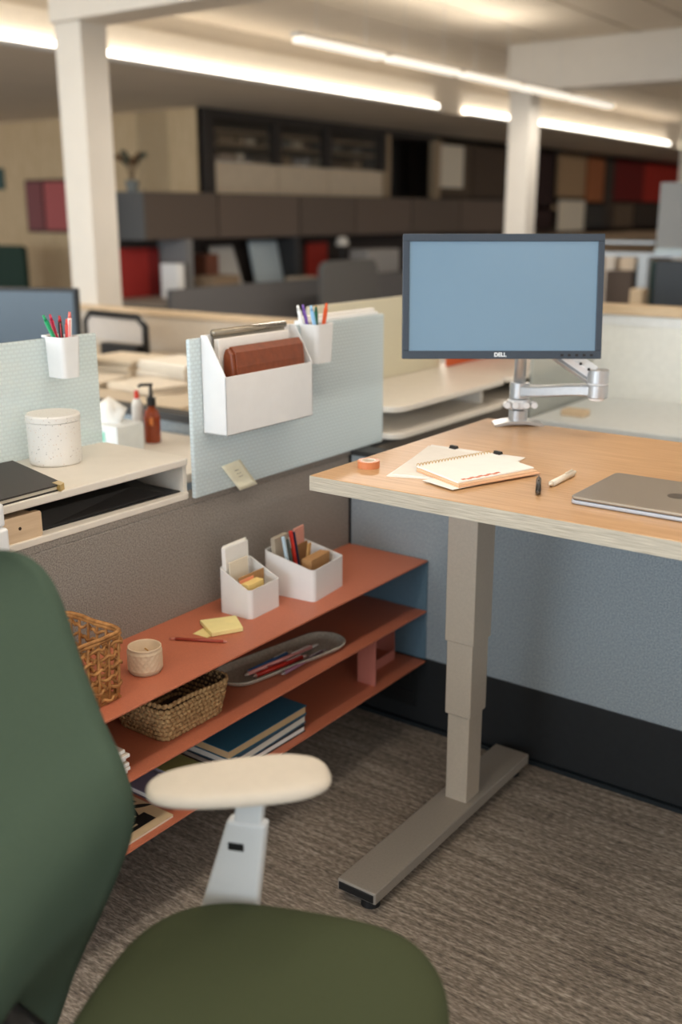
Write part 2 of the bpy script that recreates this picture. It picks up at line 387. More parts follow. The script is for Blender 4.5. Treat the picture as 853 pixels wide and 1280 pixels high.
# white half-height wall with a wooden cap across the bay behind the monitor
t = thing('low_wall', 'low white wall with pale wooden cap behind the monitor', 'partition', (1.7, 1.63, 0))
BX('panel', plain(230, 230, 224, .6), t, .03, 3.6, 1.605, 1.66, 0, 1.068)
BX('wooden_cap', wood('pale_oak_cap', (214, 190, 158), (196, 170, 136), (4, 60, 60), .5), t, .02, 3.6, 1.59, 1.68, 1.068, 1.106, .004)
BX('edge_band', plain(226, 228, 228, .5), t, .03, 3.6, 1.600, 1.606, 1.03, 1.066)
t = thing('low_wall', 'low beige wall running behind the neighbouring desk', 'partition', (-2.2, 1.63, 0))
BX('panel', plain(196, 184, 168, .7), t, -5.2, -.36, 1.605, 1.64, 0, .925)
BX('wooden_cap', bpy.data.materials['pale_oak_cap'], t, -5.2, -.36, 1.59, 1.66, .925, .955, .004)
t = thing('cubicle_partition', 'blue-grey partition with dark cap behind the amber pump bottle', 'partition', (-1.4, .15, 0))
BX('fabric_panel', M_GREYCOOL, t, -2.9, -.07, .11, .16, 0, .772)
BX('top_cap', M_DARKCAP, t, -2.9, -.07, .10, .17, .772, .80, .003)

# ------------------------------------------------------------------ white shelf units on the partition
def shelf_unit(label, y0, y1, x0=-.30, r=.02):
    t = thing('white_shelf', label, 'shelf', (-.03, (y0 + y1) / 2, .799))
    MB().slab(rrect(x0, 0, y0, y1, r), .880, .898).build('top_board', M_WHITE, t, bevel=.003)
    MB().slab(rrect(x0, 0, y0, y1, r), .799, .815).build('bottom_board', M_WHITE, t, bevel=.003)
    BX('end_panel', M_WHITE, t, x0 + .02, -.012, y1 - .016, y1 - .004, .814, .882)
    BX('end_panel', M_WHITE, t, x0 + .02, -.012, y0 + .004, y0 + .016, .814, .882)
    BX('back_panel', M_WHITE, t, x0 + .004, x0 + .014, y0 + .01, y1 - .01, .814, .882)
    return t
shelf_unit('white two-board shelf carrying the speckled canister', -2.3, -.646)
def open_shelf(label, y0, y1):
    t = thing('white_shelf', label, 'shelf', (-.03, (y0 + y1) / 2, .799))
    MB().slab(rrect(-.34, .045, y0, y1, .05), .880, .898).build('top_board', M_WHITE, t, bevel=.003)
    MB().slab(rrect(-.34, .045, y0, y1, .05), .799, .817).build('bottom_board', M_WHITE, t, bevel=.003)
    BX('back_panel', M_WHITE, t, -.30, -.29, y0 + .06, y1 - .06, .816, .881)
    BX('end_panel', M_WHITE, t, -.29, -.02, y1 - .08, y1 - .065, .816, .881)
open_shelf('white two-board shelf with rounded corner just beyond the screen', .175, .885)
open_shelf('white two-board shelf ending at the low white wall', .89, 1.585)

# ------------------------------------------------------------------ screens
single('desk_screen', 'frosted pale blue glass screen carrying the white wall pocket', 'screen', MB().box(0, .012, -.648, .148, .799, 1.172), M_SCREEN, bevel=.004)
single('desk_screen', 'frosted patterned glass screen behind the speckled canister', 'screen', MB().box(-.312, -.300, -2.2, -.646, .799, 1.167), M_SCREEN2, bevel=.004)
single('desk_screen', 'cream frosted glass screen standing behind the white shelves', 'screen', MB().box(-.312, -.300, .20, 1.0, .898, 1.172), M_SCREEN3, bevel=.004)
single('desk_screen', 'orange panel screen behind the far white shelf', 'screen', MB().box(-.282, -.270, 1.005, 1.585, .898, 1.12), mat('orange_screen_felt', (206, 96, 52), .8, var=.04, scale=200), bevel=.004)
e = AX(757, 352, .03)
single('desk_screen', 'frosted grey glass screen edge beside the monitor', 'screen', MB().box(.047, .059, 1.04, 1.588, 0, 1.155), frosted('frosted_grey_glass', (206, 210, 204), .25, False), bevel=.003)

# ================================================================== terracotta wall shelf
SZ = (.522, .372, .220); SD = .268; ST = .005
t = thing('wall_shelf', 'terracotta metal shelf unit with three tiers below the partition screen', 'shelf', (.1, -.8, .22))
for z in SZ:
    b = BX('tier', M_ORANGE, t, 0, SD, -1.75, -.006, z - ST, z, .0015)
BX('end_panel', M_ENDBLUE, t, 0.0, SD - .002, -.0055, -.001, .224, .516)
BX('bracket', M_PINK, t, .188, .246, -.230, -.227, .2195, .3675)
BX('bracket', M_PINK, t, .188, .191, -.228, -.05, .2195, .25)
BX('bracket', M_PINK, t, .10, .166, -.014, -.011, .2195, .3675)
BX('back_lip', M_ORANGE, t, .001, .004, -1.75, -.01, .22, .26)
BX('back_lip', M_ORANGE, t, .001, .004, -1.75, -.01, .372, .40)
BX('end_panel', M_ORANGE, t, 0, SD, -1.754, -1.749, .215, .522)

# ================================================================== sit-stand desk
ZD = .928
t = thing('sit_stand_desk', 'oak topped sit-stand desk on a taupe metal T-leg', 'desk', (1.2, -.35, 0))
DX0, DX1, DY0, DY1 = .404, 2.2, -.714, .052
top = BX('desk_top', M_OAK, t, DX0, DX1, DY0, DY1, ZD - .0325, ZD, .002)
BX('edge_band', M_OAKEDGE, top, DX0 - .0008, DX1, DY0 - .0012, DY0, ZD - .0315, ZD - .0012)
BX('edge_band', M_OAKEDGE, top, DX0 - .0012, DX0, DY0, DY1, ZD - .0315, ZD - .0012)
def desk_leg(dx):
    lx0, lx1 = .535 + dx, .600 + dx; ly0, ly1 = -.352, -.275
    lg = BX('leg', M_STEEL, t, lx0 - .006, lx1 + .006, ly0 - .006, ly1 + .006, .47, ZD - .03, .003)
    BX('leg_stage', M_STEEL, lg, lx0 - .002, lx1 + .002, ly0 - .002, ly1 + .002, .28, .475, .003)
    BX('leg_stage', M_STEEL, lg, lx0 + .003, lx1 - .003, ly0 + .004, ly1 - .004, .045, .285, .003)
    ft = MB().slab([(.515 + dx, -.772), (.615 + dx, -.772), (.615 + dx, -.035), (.515 + dx, -.035)], .022, .05).build('foot', M_STEELD, t, bevel=.003)
    BX('end_cap', M_BLK, ft, .520 + dx, .610 + dx, -.7745, -.770, .026, .044, .001)
    for y in (-.745, -.075): MB().cyl((.585 + dx, y, 0), (.585 + dx, y, .026), .022, .018, 16).build('glide', M_BLK, ft, smooth=False)
    BX('top_arm', M_STEELD, t, .54 + dx, .595 + dx, -.55, -.0, ZD - .055, ZD - .032)
desk_leg(0); desk_leg(1.35)
BX('cross_beam', M_STEELD, t, .6, 1.9, -.335, -.29, ZD - .075, ZD - .034)

# laptop ---------------------------------------------------------------
M_LAP = mat('space_grey_aluminium', (156, 145, 132), .38, .55, var=.02, scale=300)
M_LAPS = mat('laptop_side_aluminium', (186, 192, 202), .3, .5, var=.02)
t = thing('laptop', 'closed grey aluminium laptop on the oak desk', 'laptop', (1.09, -.5, ZD))
lp = [AZ(712, 628, ZD)] ; x0, y0 = .926, -.606
rr = rrect(x0, x0 + .325, y0, y0 + .226, .012)
MB().slab(rr, ZD + .001, ZD + .0085).build('base', M_LAPS, t, bevel=.002)
ld = MB().slab(rr, ZD + .0092, ZD + .0155).build('lid', M_LAP, t, bevel=.0025)
MB().lathe([(0, .0), (.019, 0), (.019, .0004), (0, .0004)], (x0 + .163, y0 + .113, ZD + .0153), 24).build('lid_emblem', plain(84, 76, 70, .3), ld)
for a in (.03, .295):
    for b in (.03, .196): MB().cyl((x0 + a, y0 + b, ZD), (x0 + a, y0 + b, ZD + .0015), .006, n=10).build('foot', M_BLK, t)

# papers and notebook ----------------------------------------------------
def q(pts, z): return [tuple(AZ(px, py, z)[:2]) for px, py in pts]
def slabthing(name, label, cat, pts, z, th, m, group=None, bevel=.0008):
    c = q(pts, z + th)
    return single(name, label, cat, MB().slab(c, z, z + th), m, group, bevel=bevel)
t = thing('clipped_papers', 'sheaf of white sheets held by two black binder clips on the desk', 'paper', AZ(570, 578, ZD))
c = q([(483, 594), (598, 601), (657, 571), (540, 555)], ZD + .003)
MB().slab(c, ZD, ZD + .0015).build('sheet', M_PAPER, t)
c = q([(490, 592), (600, 603), (650, 577), (536, 557)], ZD + .003)
MB().slab(c, ZD + .0015, ZD + .003).build('sheet', mat('white_paper_warm', (234, 228, 220), .8, var=.02), t)
for p, p2 in (((561, 559), (568, 561)), ((616, 566), (624, 566))):
    a = AZ(*p, ZD + .004); d = Vector((.0, .0, 0))
    cl = MB().hexa([(a.x, a.y, ZD), (a.x + .018, a.y - .004, ZD), (a.x + .02, a.y + .012, ZD), (a.x + .002, a.y + .016, ZD),
                    (a.x, a.y + .006, ZD + .008), (a.x + .018, a.y + .002, ZD + .008), (a.x + .02, a.y + .008, ZD + .008), (a.x + .002, a.y + .012, ZD + .008)]).build('binder_clip', M_BLK, t)
slabthing('loose_sheet', 'white sheet poking out under the spiral notebook', 'paper', [(528, 600), (566, 612), (622, 601), (600, 590)], ZD + .0032, .0008, M_PAPER)
t = thing('spiral_notebook', 'open white spiral notebook with peach back cover on the desk', 'notebook', AZ(598, 590, ZD))
zb = ZD + .004
MB().slab(q([(521, 588), (574, 609), (676, 591), (618, 571)], zb + .002), zb, zb + .002).build('cover', plain(226, 178, 140, .6), t)
MB().slab(q([(521, 586), (574, 606), (672, 588), (614, 569)], zb + .005), zb + .002, zb + .005).build('pages', plain(226, 190, 156, .8), t)
pg = q([(521, 582), (573, 602.5), (668, 584), (613, 565.5)], zb + .0085)
MB().slab(pg, zb + .005, zb + .0085).build('page_block', M_PAPER, t, bevel=.001)
a, b = Vector(pg[0] + (zb + .0065,)), Vector(pg[3] + (zb + .0065,))
for k in range(24):
    p = a.lerp(b, (k + .5) / 24); dv = (Vector(pg[1] + (0,)) - Vector(pg[0] + (0,))).normalized()
    loop = [p + dv * (.006 * math.cos(th) + .001) + Vector((0, 0, .0062 * math.sin(th))) for th in [2 * math.pi * i / 8 for i in range(8)]]
    MB().tube(loop, .0009, 5, True).build('coil', plain(204, 170, 110, .3, .5), t, smooth=True)
def on_poly(c, u, v): # bilinear
    A, B, C_, D = [Vector(p) for p in c]; return (A.lerp(B, u)).lerp(D.lerp(C_, u), v)
for k in range(9):   # orange marks along the fore edge
    u0, v0 = .91 + .02 * (k % 2), .08 + k * .055
    s = [on_poly(pg, u0, v0), on_poly(pg, u0 + .05, v0), on_poly(pg, u0 + .05, v0 + .05), on_poly(pg, u0, v0 + .05)]
    MB().slab([tuple(p) for p in s], zb + .0085, zb + .0088).build('printed_mark', plain(214, 120, 86, .7), t)

# pens --------------------------------------------------------------------
def pen(name, label, p0, p1, r, col, tipcol=None, clip=True, cat='pen', group=None, clicker=True, rough=.35):
    """p0 writing tip, p1 end"""
    p0, p1 = Vector(p0), Vector(p1); d = p1 - p0; n = d.normalized()
    tc = plain(*(tipcol or col), rough); mc = plain(*col, rough)
    t = thing(name, label, cat, p0, group=group)
    L = d.length
    MB().tube([p0 + n * .010, p0 + n * (L * .9)], [r, r], 10).build('barrel', mc, t, smooth=True)
    MB().tube([p0, p0 + n * .003, p0 + n * .0105], [r * .18, r * .35, r], 10).build('tip', tc, t, smooth=True)
    if clicker: MB().tube([p0 + n * (L * .9 - .001), p0 + n * L], [r * .8, r * .55], 8).build('end_button', tc, t, smooth=True)
    if clip:
        s = n.cross(Vector((0, 0, 1)));
        if s.length < .2: s = Vector((1, 0, 0))
        s = s.normalized(); up = s.cross(n)
        if up.z < 0: up = -up
        if abs(n.z) > .7: up = Vector((.8, -.6, 0)).normalized()
        MB().tube([p0 + n * (L * .88) + up * (r + .0012), p0 + n * (L * .62) + up * (r + .0012)], .0014, 6).build('clip', tc, t)
    return t
a, b = AZ(673, 617, ZD + .006), AZ(674, 597, ZD + .006)
pen('pen', 'black ballpoint pen lying beside the spiral notebook', a, b, .0052, (34, 30, 26), (60, 50, 40))
a, b = AZ(687, 606, ZD + .006), AZ(719, 590, ZD + .006)
pen('pen', 'cream ballpoint pen lying near the laptop', a, b, .0066, (232, 222, 204))
# tape roll
p = AZ(461, 584, ZD)
t = thing('tape_roll', 'small roll of copper washi tape on the desk corner', 'tape', (p.x, p.y, ZD))
MB().lathe([(.0155, 0), (.0235, 0), (.0235, .015), (.0155, .015), (.0155, 0)], (p.x, p.y, ZD), 28).build('tape', plain(206, 128, 84, .35), t, smooth=False)
MB().lathe([(.0135, 0), (.0157, 0), (.0157, .0155), (.0135, .0155), (.0135, 0)], (p.x, p.y, ZD), 28).build('core', plain(232, 220, 204, .6), t)

# ================================================================== monitor on arm
MX, MY = .508, .02
t = thing('monitor_mount', 'silver monitor arm with jointed boom clamped to the desk', 'monitor arm', (MX, MY, ZD))
pole = MB().cyl((MX, MY, ZD + .01), (MX, MY, 1.33), .0152, n=24).build('pole', M_SILVER, t, smooth=True)
cr, sr = math.cos(YAW), math.sin(YAW)
def loc(u, v, z): return (MX + u * cr - v * sr, MY + u * sr + v * cr, z)   # u picture right, v away
base = MB()
n = 10
prof = []
for k in range(n + 1):
    u = -.062 + .124 * k / n; prof.append((u, .014 - .010 * (2 * k / n - 1) ** 2))
vsb = []; fs = []
for u, h in prof:
    for vv in (-.028, .028): vsb += [(*loc(u, vv, 0)[:2], ZD + max(0, h - .008)), (*loc(u, vv, 0)[:2], ZD + h)]
for k in range(n):
    o = 4 * k
    fs += [(o, o + 1, o + 5, o + 4), (o + 2, o + 6, o + 7, o + 3), (o + 1, o + 3, o + 7, o + 5), (o, o + 4, o + 6, o + 2)]
fs += [(0, 2, 3, 1), (4 * n, 4 * n + 1, 4 * n + 3, 4 * n + 2)]
base.add(vsb, fs).build('base_plate', M_SILVER, t)
MB().lathe([(0, .004), (.024, .004), (.024, .038), (0, .038)], (MX, MY, ZD), 24).build('base_collar', M_SILVER, t)
kn = MB().lathe([(0, .044), (.027, .044), (.029, .048), (.029, .062), (.027, .066), (0, .066)], (MX, MY, ZD), 24).build('lock_ring', M_WHITEP, t)
for u in (-.034, -.014, .014, .034):
    MB().cyl(loc(u, -.016, ZD + .055), loc(u, -.036, ZD + .055), .009, .008, 10).build('knob', M_WHITEP, kn, smooth=False)
MB().lathe([(0, .070), (.0245, .070), (.0245, .108), (0, .108)], (MX, MY, ZD), 28).build('boom_collar', M_SILVER, t)
J = Vector((.714, .02, 1.05))          # elbow
Jd = Vector((J.x - MX, J.y - MY, 0)); Jn = Jd.normalized(); Js = Vector((-Jn.y, Jn.x, 0)); JL = Jd.length
bv = []; bf = []; n = 14
for k in range(n + 1):
    f = k / n; zc = ZD + .088 + (1.035 - ZD - .088) * (3 * f * f - 2 * f ** 3); c = Vector((MX, MY, 0)) + Jn * (JL * f)
    wd = .021; th = .0135
    for sx, sz in ((-1, -1), (1, -1), (1, 1), (-1, 1)): bv.append(c + Js * (wd * sx) + Vector((0, 0, zc + th * sz)))
for k in range(n):
    for i in range(4): bf.append((4 * k + i, 4 * k + (i + 1) % 4, 4 * k + 4 + (i + 1) % 4, 4 * k + 4 + i))
bf += [(3, 2, 1, 0), (4 * n, 4 * n + 1, 4 * n + 2, 4 * n + 3)]
MB().add(bv, bf).build('boom', M_SILVER, t, bevel=.004)
def cylz(name, m, c, r, z0, z1, par, rim=.002): return MB().lathe([(0, z0), (r - rim, z0), (r, z0 + rim), (r, z1 - rim), (r - rim, z1), (0, z1)], (c.x, c.y, 0), 28).build(name, m, par)
el = cylz('elbow', M_SILVER, J, .0255, 1.018, 1.050, t)
cylz('elbow_ring', M_WHITEP, J, .0245, 1.049, 1.054, el)
cylz('elbow_cap', M_SILVER, J, .0255, 1.053, 1.086, el)
cylz('elbow_foot', M_WHITEP, J, .018, 1.011, 1.019, el)
HD = Vector((.43, -.035, 1.245))
a = J + Vector((0, 0, .02)) ; d = (HD - a)
for off, wdt, m in ((.0, .0145, M_WHITEP), (.027, .007, M_SILVER)):
    up = Vector((0, 0, 1))
    MB().tube([a + d.normalized() * .012 + up * off * -1, a + d * .96 + up * off * -1], wdt, 4, flat=1.3).build('spring_arm', m, t, bevel=.002)
for k in (.10, .17): MB().cyl(a + d * k + Vector((.012, -.016, .0)), a + d * k + Vector((.014, -.020, 0)), .0035, n=10).build('screw', M_BLK, t)
# monitor: faces the camera side
M_BEZ = mat('dark_blue_grey_bezel', (52, 62, 74), .4, var=.04, scale=200)
M_SCR = mat('unlit_lcd_screen', (108, 136, 158), .28, var=.02, scale=4, spec=.5)
mc = CAM + ray(628.8, 371.2) * 2.36
t = thing('monitor', 'black framed widescreen monitor with dim blue-grey screen on the arm', 'monitor', mc, rz=YAW)
t.rotation_euler = (R(-8), 0, YAW)
W2, H2 = .2295, .1405
BX('housing', M_BEZ, t, -W2, W2, 0, .022, -H2, H2, .003)
BX('rear_bulge', M_BLK, t, -.14, .14, .02, .045, -.09, .09, .008)
for a_ in ((-W2, W2, H2 - .0165, H2), (-W2, W2, -H2, -H2 + .0185), (-W2, -W2 + .0145, -H2 + .0185, H2 - .0165), (W2 - .0145, W2, -H2 + .0185, H2 - .0165)):
    BX('bezel', M_BEZ, t, a_[0], a_[1], -.005, .001, a_[2], a_[3], .0012)
BX('screen', M_SCR, t, -W2 + .0145, W2 - .0145, -.0012, .0008, -H2 + .0185, H2 - .0165)
fc = bpy.data.curves.new('brand_lettering', 'FONT'); fc.body = 'DELL'; fc.size = .0125; fc.extrude = .0004; fc.align_x = 'CENTER'; fc.align_y = 'CENTER'; fc.offset = .0006
fo = bpy.data.objects.new('tmp', fc); COL.objects.link(fo)
dg = bpy.context.evaluated_depsgraph_get(); me = bpy.data.meshes.new_from_object(fo.evaluated_get(dg)); bpy.data.objects.remove(fo)
lo = bpy.data.objects.new('brand_lettering', me); COL.objects.link(lo); me.materials.clear(); me.materials.append(plain(214, 220, 224, .4))
lo.parent = t; lo.rotation_euler = (R(90), 0, 0); lo.location = (-.004, -.0054, -H2 + .0092)
for k in range(5): BX('button', M_BLK, t, .135 + k * .017, .142 + k * .017, -.0058, -.0045, -H2 + .006, -H2 + .011)
bt = BX('bracket', M_SILVER, t, -.05, .05, .044, .05, -.05, .05, .003)
MB().cyl((0, .05, 0), (0, .135, -.01), .02, n=16).build('tilt_head', M_SILVER, t)

# ================================================================== task chair
SCX, SCY = .957, -1.554; CA = R(22)
ch = thing('task_chair', 'dark green upholstered office chair with white adjustable arms', 'chair', (SCX, SCY, 0), rz=CA)
# local: x forward, y to the sitter's left, z up ; seat centre at origin
def seat_mesh():
    m = MB(); nu, nv = 40, 9; vs = []; fs = []
    prof = [(.0, .478), (.45, .477), (.78, .475), (.92, .470), (.985, .460), (1.0, .446), (.985, .430), (.93, .418), (.6, .412), (0, .412)]
    def outline(th):
        c, s_ = math.cos(th), math.sin(th); e = .62
        return (.237 * math.copysign(abs(c) ** e, c), .255 * math.copysign(abs(s_) ** e, s_))
    for r_, z in prof:
        for k in range(nu):
            x, y = outline(2 * math.pi * k / nu); xx, yy = x * r_, y * r_
            zz = z
            if xx > .12 and z > .4: zz -= (xx - .12) ** 2 * 1.2
            vs.append((xx, yy, zz))
    for i in range(len(prof) - 1):
        for k in range(nu): fs.append((i * nu + k, i * nu + (k + 1) % nu, (i + 1) * nu + (k + 1) % nu, (i + 1) * nu + k))
    return m.add(vs, fs)
seat_mesh().build('seat', M_GREENSEAT, ch, smooth=True, sub=1, weld=True)
# backrest: edge profile f(z) relative to the seat centre
FP = [(.20, -.398), (.29, -.364), (.378, -.333), (.485, -.286), (.558, -.256), (.612, -.244), (.651, -.247), (.70, -.260), (.748, -.281), (.842, -.311), (.912, -.329), (.974, -.346), (1.06, -.370)]
def fz(z):
    for (a, fa), (b, fb) in zip(FP[:-1], FP[1:]):
        if z <= b: u = (z - a) / (b - a); return fa + (fb - fa) * u
    return FP[-1][1]
def hw(z):
    top = 1.048
    if z > .915: u = (z - .915) / (top - .915); return .195 * (max(0, 1 - u ** 2.6)) ** .5 + .010
    if z < .45: u = (.45 - z) / .11; return .205 - .03 * min(1, u) ** 2
    return .205
m = MB(); rows = [.205 + (1.0475 - .205) * (1 - (1 - k / 48) ** 1.5) for k in range(49)]; nS = 16; vs_ = []; fs_ = []
for z in rows:
    ring = []
    for k in range(nS + 1):
        s_ = -1 + 2 * k / nS; ring.append((fz(z) - .028 * (1 - s_ * s_), s_ * hw(z), z))
    for k in range(nS, -1, -1):
        s_ = -1 + 2 * k / nS; edge = max(0., 1 - s_ ** 8); ring.append((fz(z) - .028 * (1 - s_ * s_) - .006 - .034 * edge, s_ * hw(z) * .992, z))
    vs_ += ring
nr = 2 * (nS + 1)
for i in range(len(rows) - 1):
    for k in range(nr): fs_.append((i * nr + k, i * nr + (k + 1) % nr, (i + 1) * nr + (k + 1) % nr, (i + 1) * nr + k))
fs_ += [tuple(range(nr)), tuple((len(rows) - 1) * nr + k for k in range(nr))]
m.add(vs_, fs_).build('backrest', M_GREEN, ch, smooth=True)
MB().tube([(-.05, 0, .36), (-.30, 0, .37), (-.40, 0, .45), (-.345, 0, .60)], [.028, .03, .028, .02], 10).build('back_support', M_BLK, ch, smooth=True)
# arms
def arm(sy, yoff, zt, turn):
    yb = sy * (.262 + yoff); lw = zt - .69
    def sec(x, y, z, wx, wy): return [(x - wx, y - wy, z), (x + wx, y - wy, z), (x + wx, y + wy, z), (x - wx, y + wy, z)]
    sl = MB().hexa(sec(-.135, yb, .39, .048, .014) + sec(-.093, yb, .585 + lw, .030, .012)).build('arm_sleeve', M_ARMWHITE, ch, bevel=.006, seg=3)
    BX('height_button', M_BLK, sl, -.121, -.097, yb - sy * .0125 - .002, yb - sy * .0125 + .002, .538 + lw, .550 + lw, .001)
    MB().hexa(sec(-.094, yb, .57 + lw, .021, .009) + sec(-.080, yb, .675 + lw, .021, .009)).build('arm_post', M_ARMWHITE, ch, bevel=.003)
    nu = 36; vs = []; fs = []
    prof = [(0, zt), (.6, zt - .0005), (.86, zt - .002), (.96, zt - .006), (1.0, zt - .013), (.985, zt - .019), (.93, zt - .022), (.5, zt - .0235), (0, zt - .0235)]
    px, py = -.086, yb - sy * .052; ct, st = math.cos(turn), math.sin(turn)
    for r_, z in prof:
        for k in range(nu):
            th = 2 * math.pi * k / nu; c, s_ = math.cos(th), math.sin(th)
            x = .130 * math.copysign(abs(c) ** .72, c); y = .056 * math.copysign(abs(s_) ** .72, s_)
            y *= 1 + .14 * (x / .128)
            vs.append((px + (x * ct - y * st) * r_, py + (x * st + y * ct) * r_, z))
    for i in range(len(prof) - 1):
        for k in range(nu): fs.append((i * nu + k, i * nu + (k + 1) % nu, (i + 1) * nu + (k + 1) % nu, (i + 1) * nu + k))
    MB().add(vs, fs).build('arm_pad', M_ARMPAD, ch, smooth=True, sub=1, weld=True)
    MB().tube([(-.10, sy * .12, .395), (-.135, yb, .395), (-.135, yb, .44)], .018, 8).build('arm_bracket', M_ARMWHITE, ch, smooth=True)
arm(1, 0, .696, R(25)); arm(-1, .07, .60, R(-10))
MB().tube([(-.12, 0, .40), (.12, 0, .40)], .06, 8, flat=.4).build('mechanism', M_BLK, ch)
MB().cyl((0, 0, .10), (0, 0, .40), .026, .022, 16).build('gas_column', M_SILVER, ch, smooth=True)
for k in range(5):
    a_ = R(18 + 72 * k); dx, dy = math.cos(a_), math.sin(a_)
    sp = MB().tube([(0, 0, .105), (dx * .15, dy * .15, .098), (dx * .29, dy * .29, .075)], [.032, .026, .018], 8).build('base_spoke', M_ARMWHITE, ch, smooth=True)
    cx_, cy_ = dx * .29, dy * .29
    cs = MB().cyl((cx_ - dy * .024, cy_ + dx * .024, .029), (cx_ + dy * .024, cy_ - dx * .024, .029), .029, n=20).build('caster', M_BLK, sp)
    MB().cyl((cx_, cy_, .04), (cx_, cy_, .078), .008, n=8).build('caster_stem', M_SILVER, sp)

# ================================================================== things on the screens
def cup(label, xg, y0, y1, z0, z1, depth):
    t = thing('pen_cup', label, 'pen cup', (xg, (y0 + y1) / 2, z0))
    th = .003; ta = .004
    # tapered four walls with rounded front corners: outer and inner shells
    def ring(z, ins, tp):
        r = .012
        return [(x, y, z) for x, y in rrect(xg + ins, xg + depth - ins - tp, y0 + ins + tp, y1 - ins - tp, max(.002, r - ins), 4)]
    o0, o1, i1, i0 = ring(z0, 0, ta), ring(z1, 0, 0), ring(z1, th, 0), ring(z0 + th, th, ta)
    n = len(o0); vs = o0 + o1 + i1 + i0; fs = [tuple(range(n - 1, -1, -1)), tuple(3 * n + k for k in range(n))]
    for lv in range(3):
        for k in range(n): fs.append((lv * n + k, lv * n + (k + 1) % n, (lv + 1) * n + (k + 1) % n, (lv + 1) * n + k))
    MB().add(vs, fs).build('body', M_WHITEP, t)
    BX('hook', M_WHITEP, t, xg - .016, xg + .004, (y0 + y1) / 2 - .02, (y0 + y1) / 2 + .02, z1 - .004, z1 + .001)
    return t
cup('white hanging pen cup beside the wall pocket', .0125, -.252, -.176, 1.076, 1.175, .062)
zb = 1.082
for x, y, tx, ty, tz, r, c1, c2, l in (
        (.028, -.215, .020, -.262, 1.222, .0055, (232, 232, 230), None, 'white marker leaning in the cup beside the wall pocket'),
        (.030, -.205, .024, -.246, 1.223, .0045, (120, 84, 176), None, 'purple pen standing in the cup beside the wall pocket'),
        (.050, -.205, .050, -.246, 1.222, .0052, (140, 186, 222), None, 'light blue pen standing in the cup beside the wall pocket'),
        (.048, -.222, .036, -.206, 1.216, .0052, (20, 104, 78), (16, 84, 62), 'dark green pen standing in the cup beside the wall pocket'),
        (.040, -.220, .030, -.198, 1.218, .0042, (206, 164, 96), None, 'ochre pencil standing in the cup beside the wall pocket'),
        (.055, -.222, .046, -.174, 1.223, .0055, (222, 88, 40), None, 'orange pen leaning in the cup beside the wall pocket')):
    pen('pen', l, (x, y, zb), (tx, ty, tz), r, c1, c2)
cup('white hanging pen cup on the patterned glass screen', -.3, -.806, -.748, 1.079, 1.173, .066)
for x, y, tx, ty, tz, r, c1, c2, l in (
        (-.262, -.762, -.284, -.812, 1.222, .005, (24, 150, 96), None, 'bright green pen leaning in the cup above the canister'),
        (-.274, -.764, -.288, -.790, 1.222, .0045, (196, 40, 76), None, 'crimson pen leaning in the cup above the canister'),
        (-.262, -.782, -.262, -.784, 1.220, .0052, (36, 30, 30), (170, 40, 50), 'black pen with red end in the cup above the canister'),
        (-.252, -.776, -.254, -.770, 1.212, .0055, (220, 84, 78), None, 'coral red pen standing in the cup above the canister'),
        (-.246, -.780, -.250, -.764, 1.228, .0050, (238, 214, 212), (232, 120, 110), 'white and pink pen in the cup above the canister')):
    pen('pen', l, (x, y, 1.085), (tx, ty, tz), r, c1, c2)
# wall pocket
t = thing('wall_pocket', 'white hanging pocket holding a brown leather case on the screen', 'wall pocket', (.05, -.45, .952))
xa, xb, ya, yb_, z0, zf, zt = .0125, .086, -.612, -.288, .952, 1.088, 1.178
BX('back_plate', M_WHITEP, t, xa, xa + .003, ya, yb_, z0, zt, .001)
BX('front_plate', M_WHITEP, t, xb - .003, xb, ya, yb_, z0, zf, .001)
BX('floor_plate', M_WHITEP, t, xa, xb, ya, yb_, z0, z0 + .003, .001)
for y in (ya, yb_ - .003): MB().extrude([(xa, y, z0), (xb, y, z0), (xb, y, zf), (xa + .02, y, zt), (xa, y, zt)], (0, .003, 0)).build('side_plate', M_WHITEP, t, bevel=.0008)
BX('hook', M_WHITEP, t, -.006, .0125, -.56, -.34, 1.1735, 1.178)
BX('hook', M_WHITEP, t, -.006, -.001, -.56, -.34, 1.15, 1.178)
t = thing('leather_case', 'brown leather folding case standing in the wall pocket', 'case', (.06, -.445, .956))
M_LEA = mat('brown_leather', (124, 58, 24), .45, var=.12, scale=60, bump=.25, spec=.5)
prof = [(.048, .956), (.078, .956), (.080, 1.10), (.076, 1.135), (.066, 1.148), (.055, 1.146), (.049, 1.13)]
MB().extrude([(x, -.578, z) for x, z in prof], (0, .268, 0)).build('body', M_LEA, t, bevel=.004, seg=2)
prof2 = [(.0800, 1.06), (.0828, 1.06), (.0832, 1.105), (.079, 1.138), (.067, 1.1515), (.058, 1.150), (.060, 1.146), (.066, 1.1478), (.076, 1.135), (.080, 1.10)]
MB().extrude([(x, -.568, z) for x, z in prof2], (0, .25, 0)).build('flap', M_LEA, t, bevel=.0008)
single('notebook', 'white notebook standing behind the leather case in the wall pocket', 'notebook', MB().box(.030, .044, -.586, -.33, .955, 1.168), M_PAPER, bevel=.001)
t = thing('ring_folder', 'clear smoky folder with rounded metallic spine standing in the wall pocket', 'folder', (.02, -.45, .955))
BX('sleeve', glass('smoky_plastic', (150, 140, 124), .2, .45), t, .018, .028, -.578, -.325, .955, 1.175, .002)
MB().cyl((.024, -.582, 1.181), (.024, -.322, 1.181), .0085, n=14).build('spine', mat('smoky_metal', (150, 140, 124), .25, .6), t, smooth=True)
t = thing('paper_holder', 'white paper holder hanging behind the frosted blue screen', 'paper holder', (-.02, -.05, 1.0))
BX('tray', M_WHITEP, t, -.030, -.0005, -.215, .135, .98, 1.178, .002)
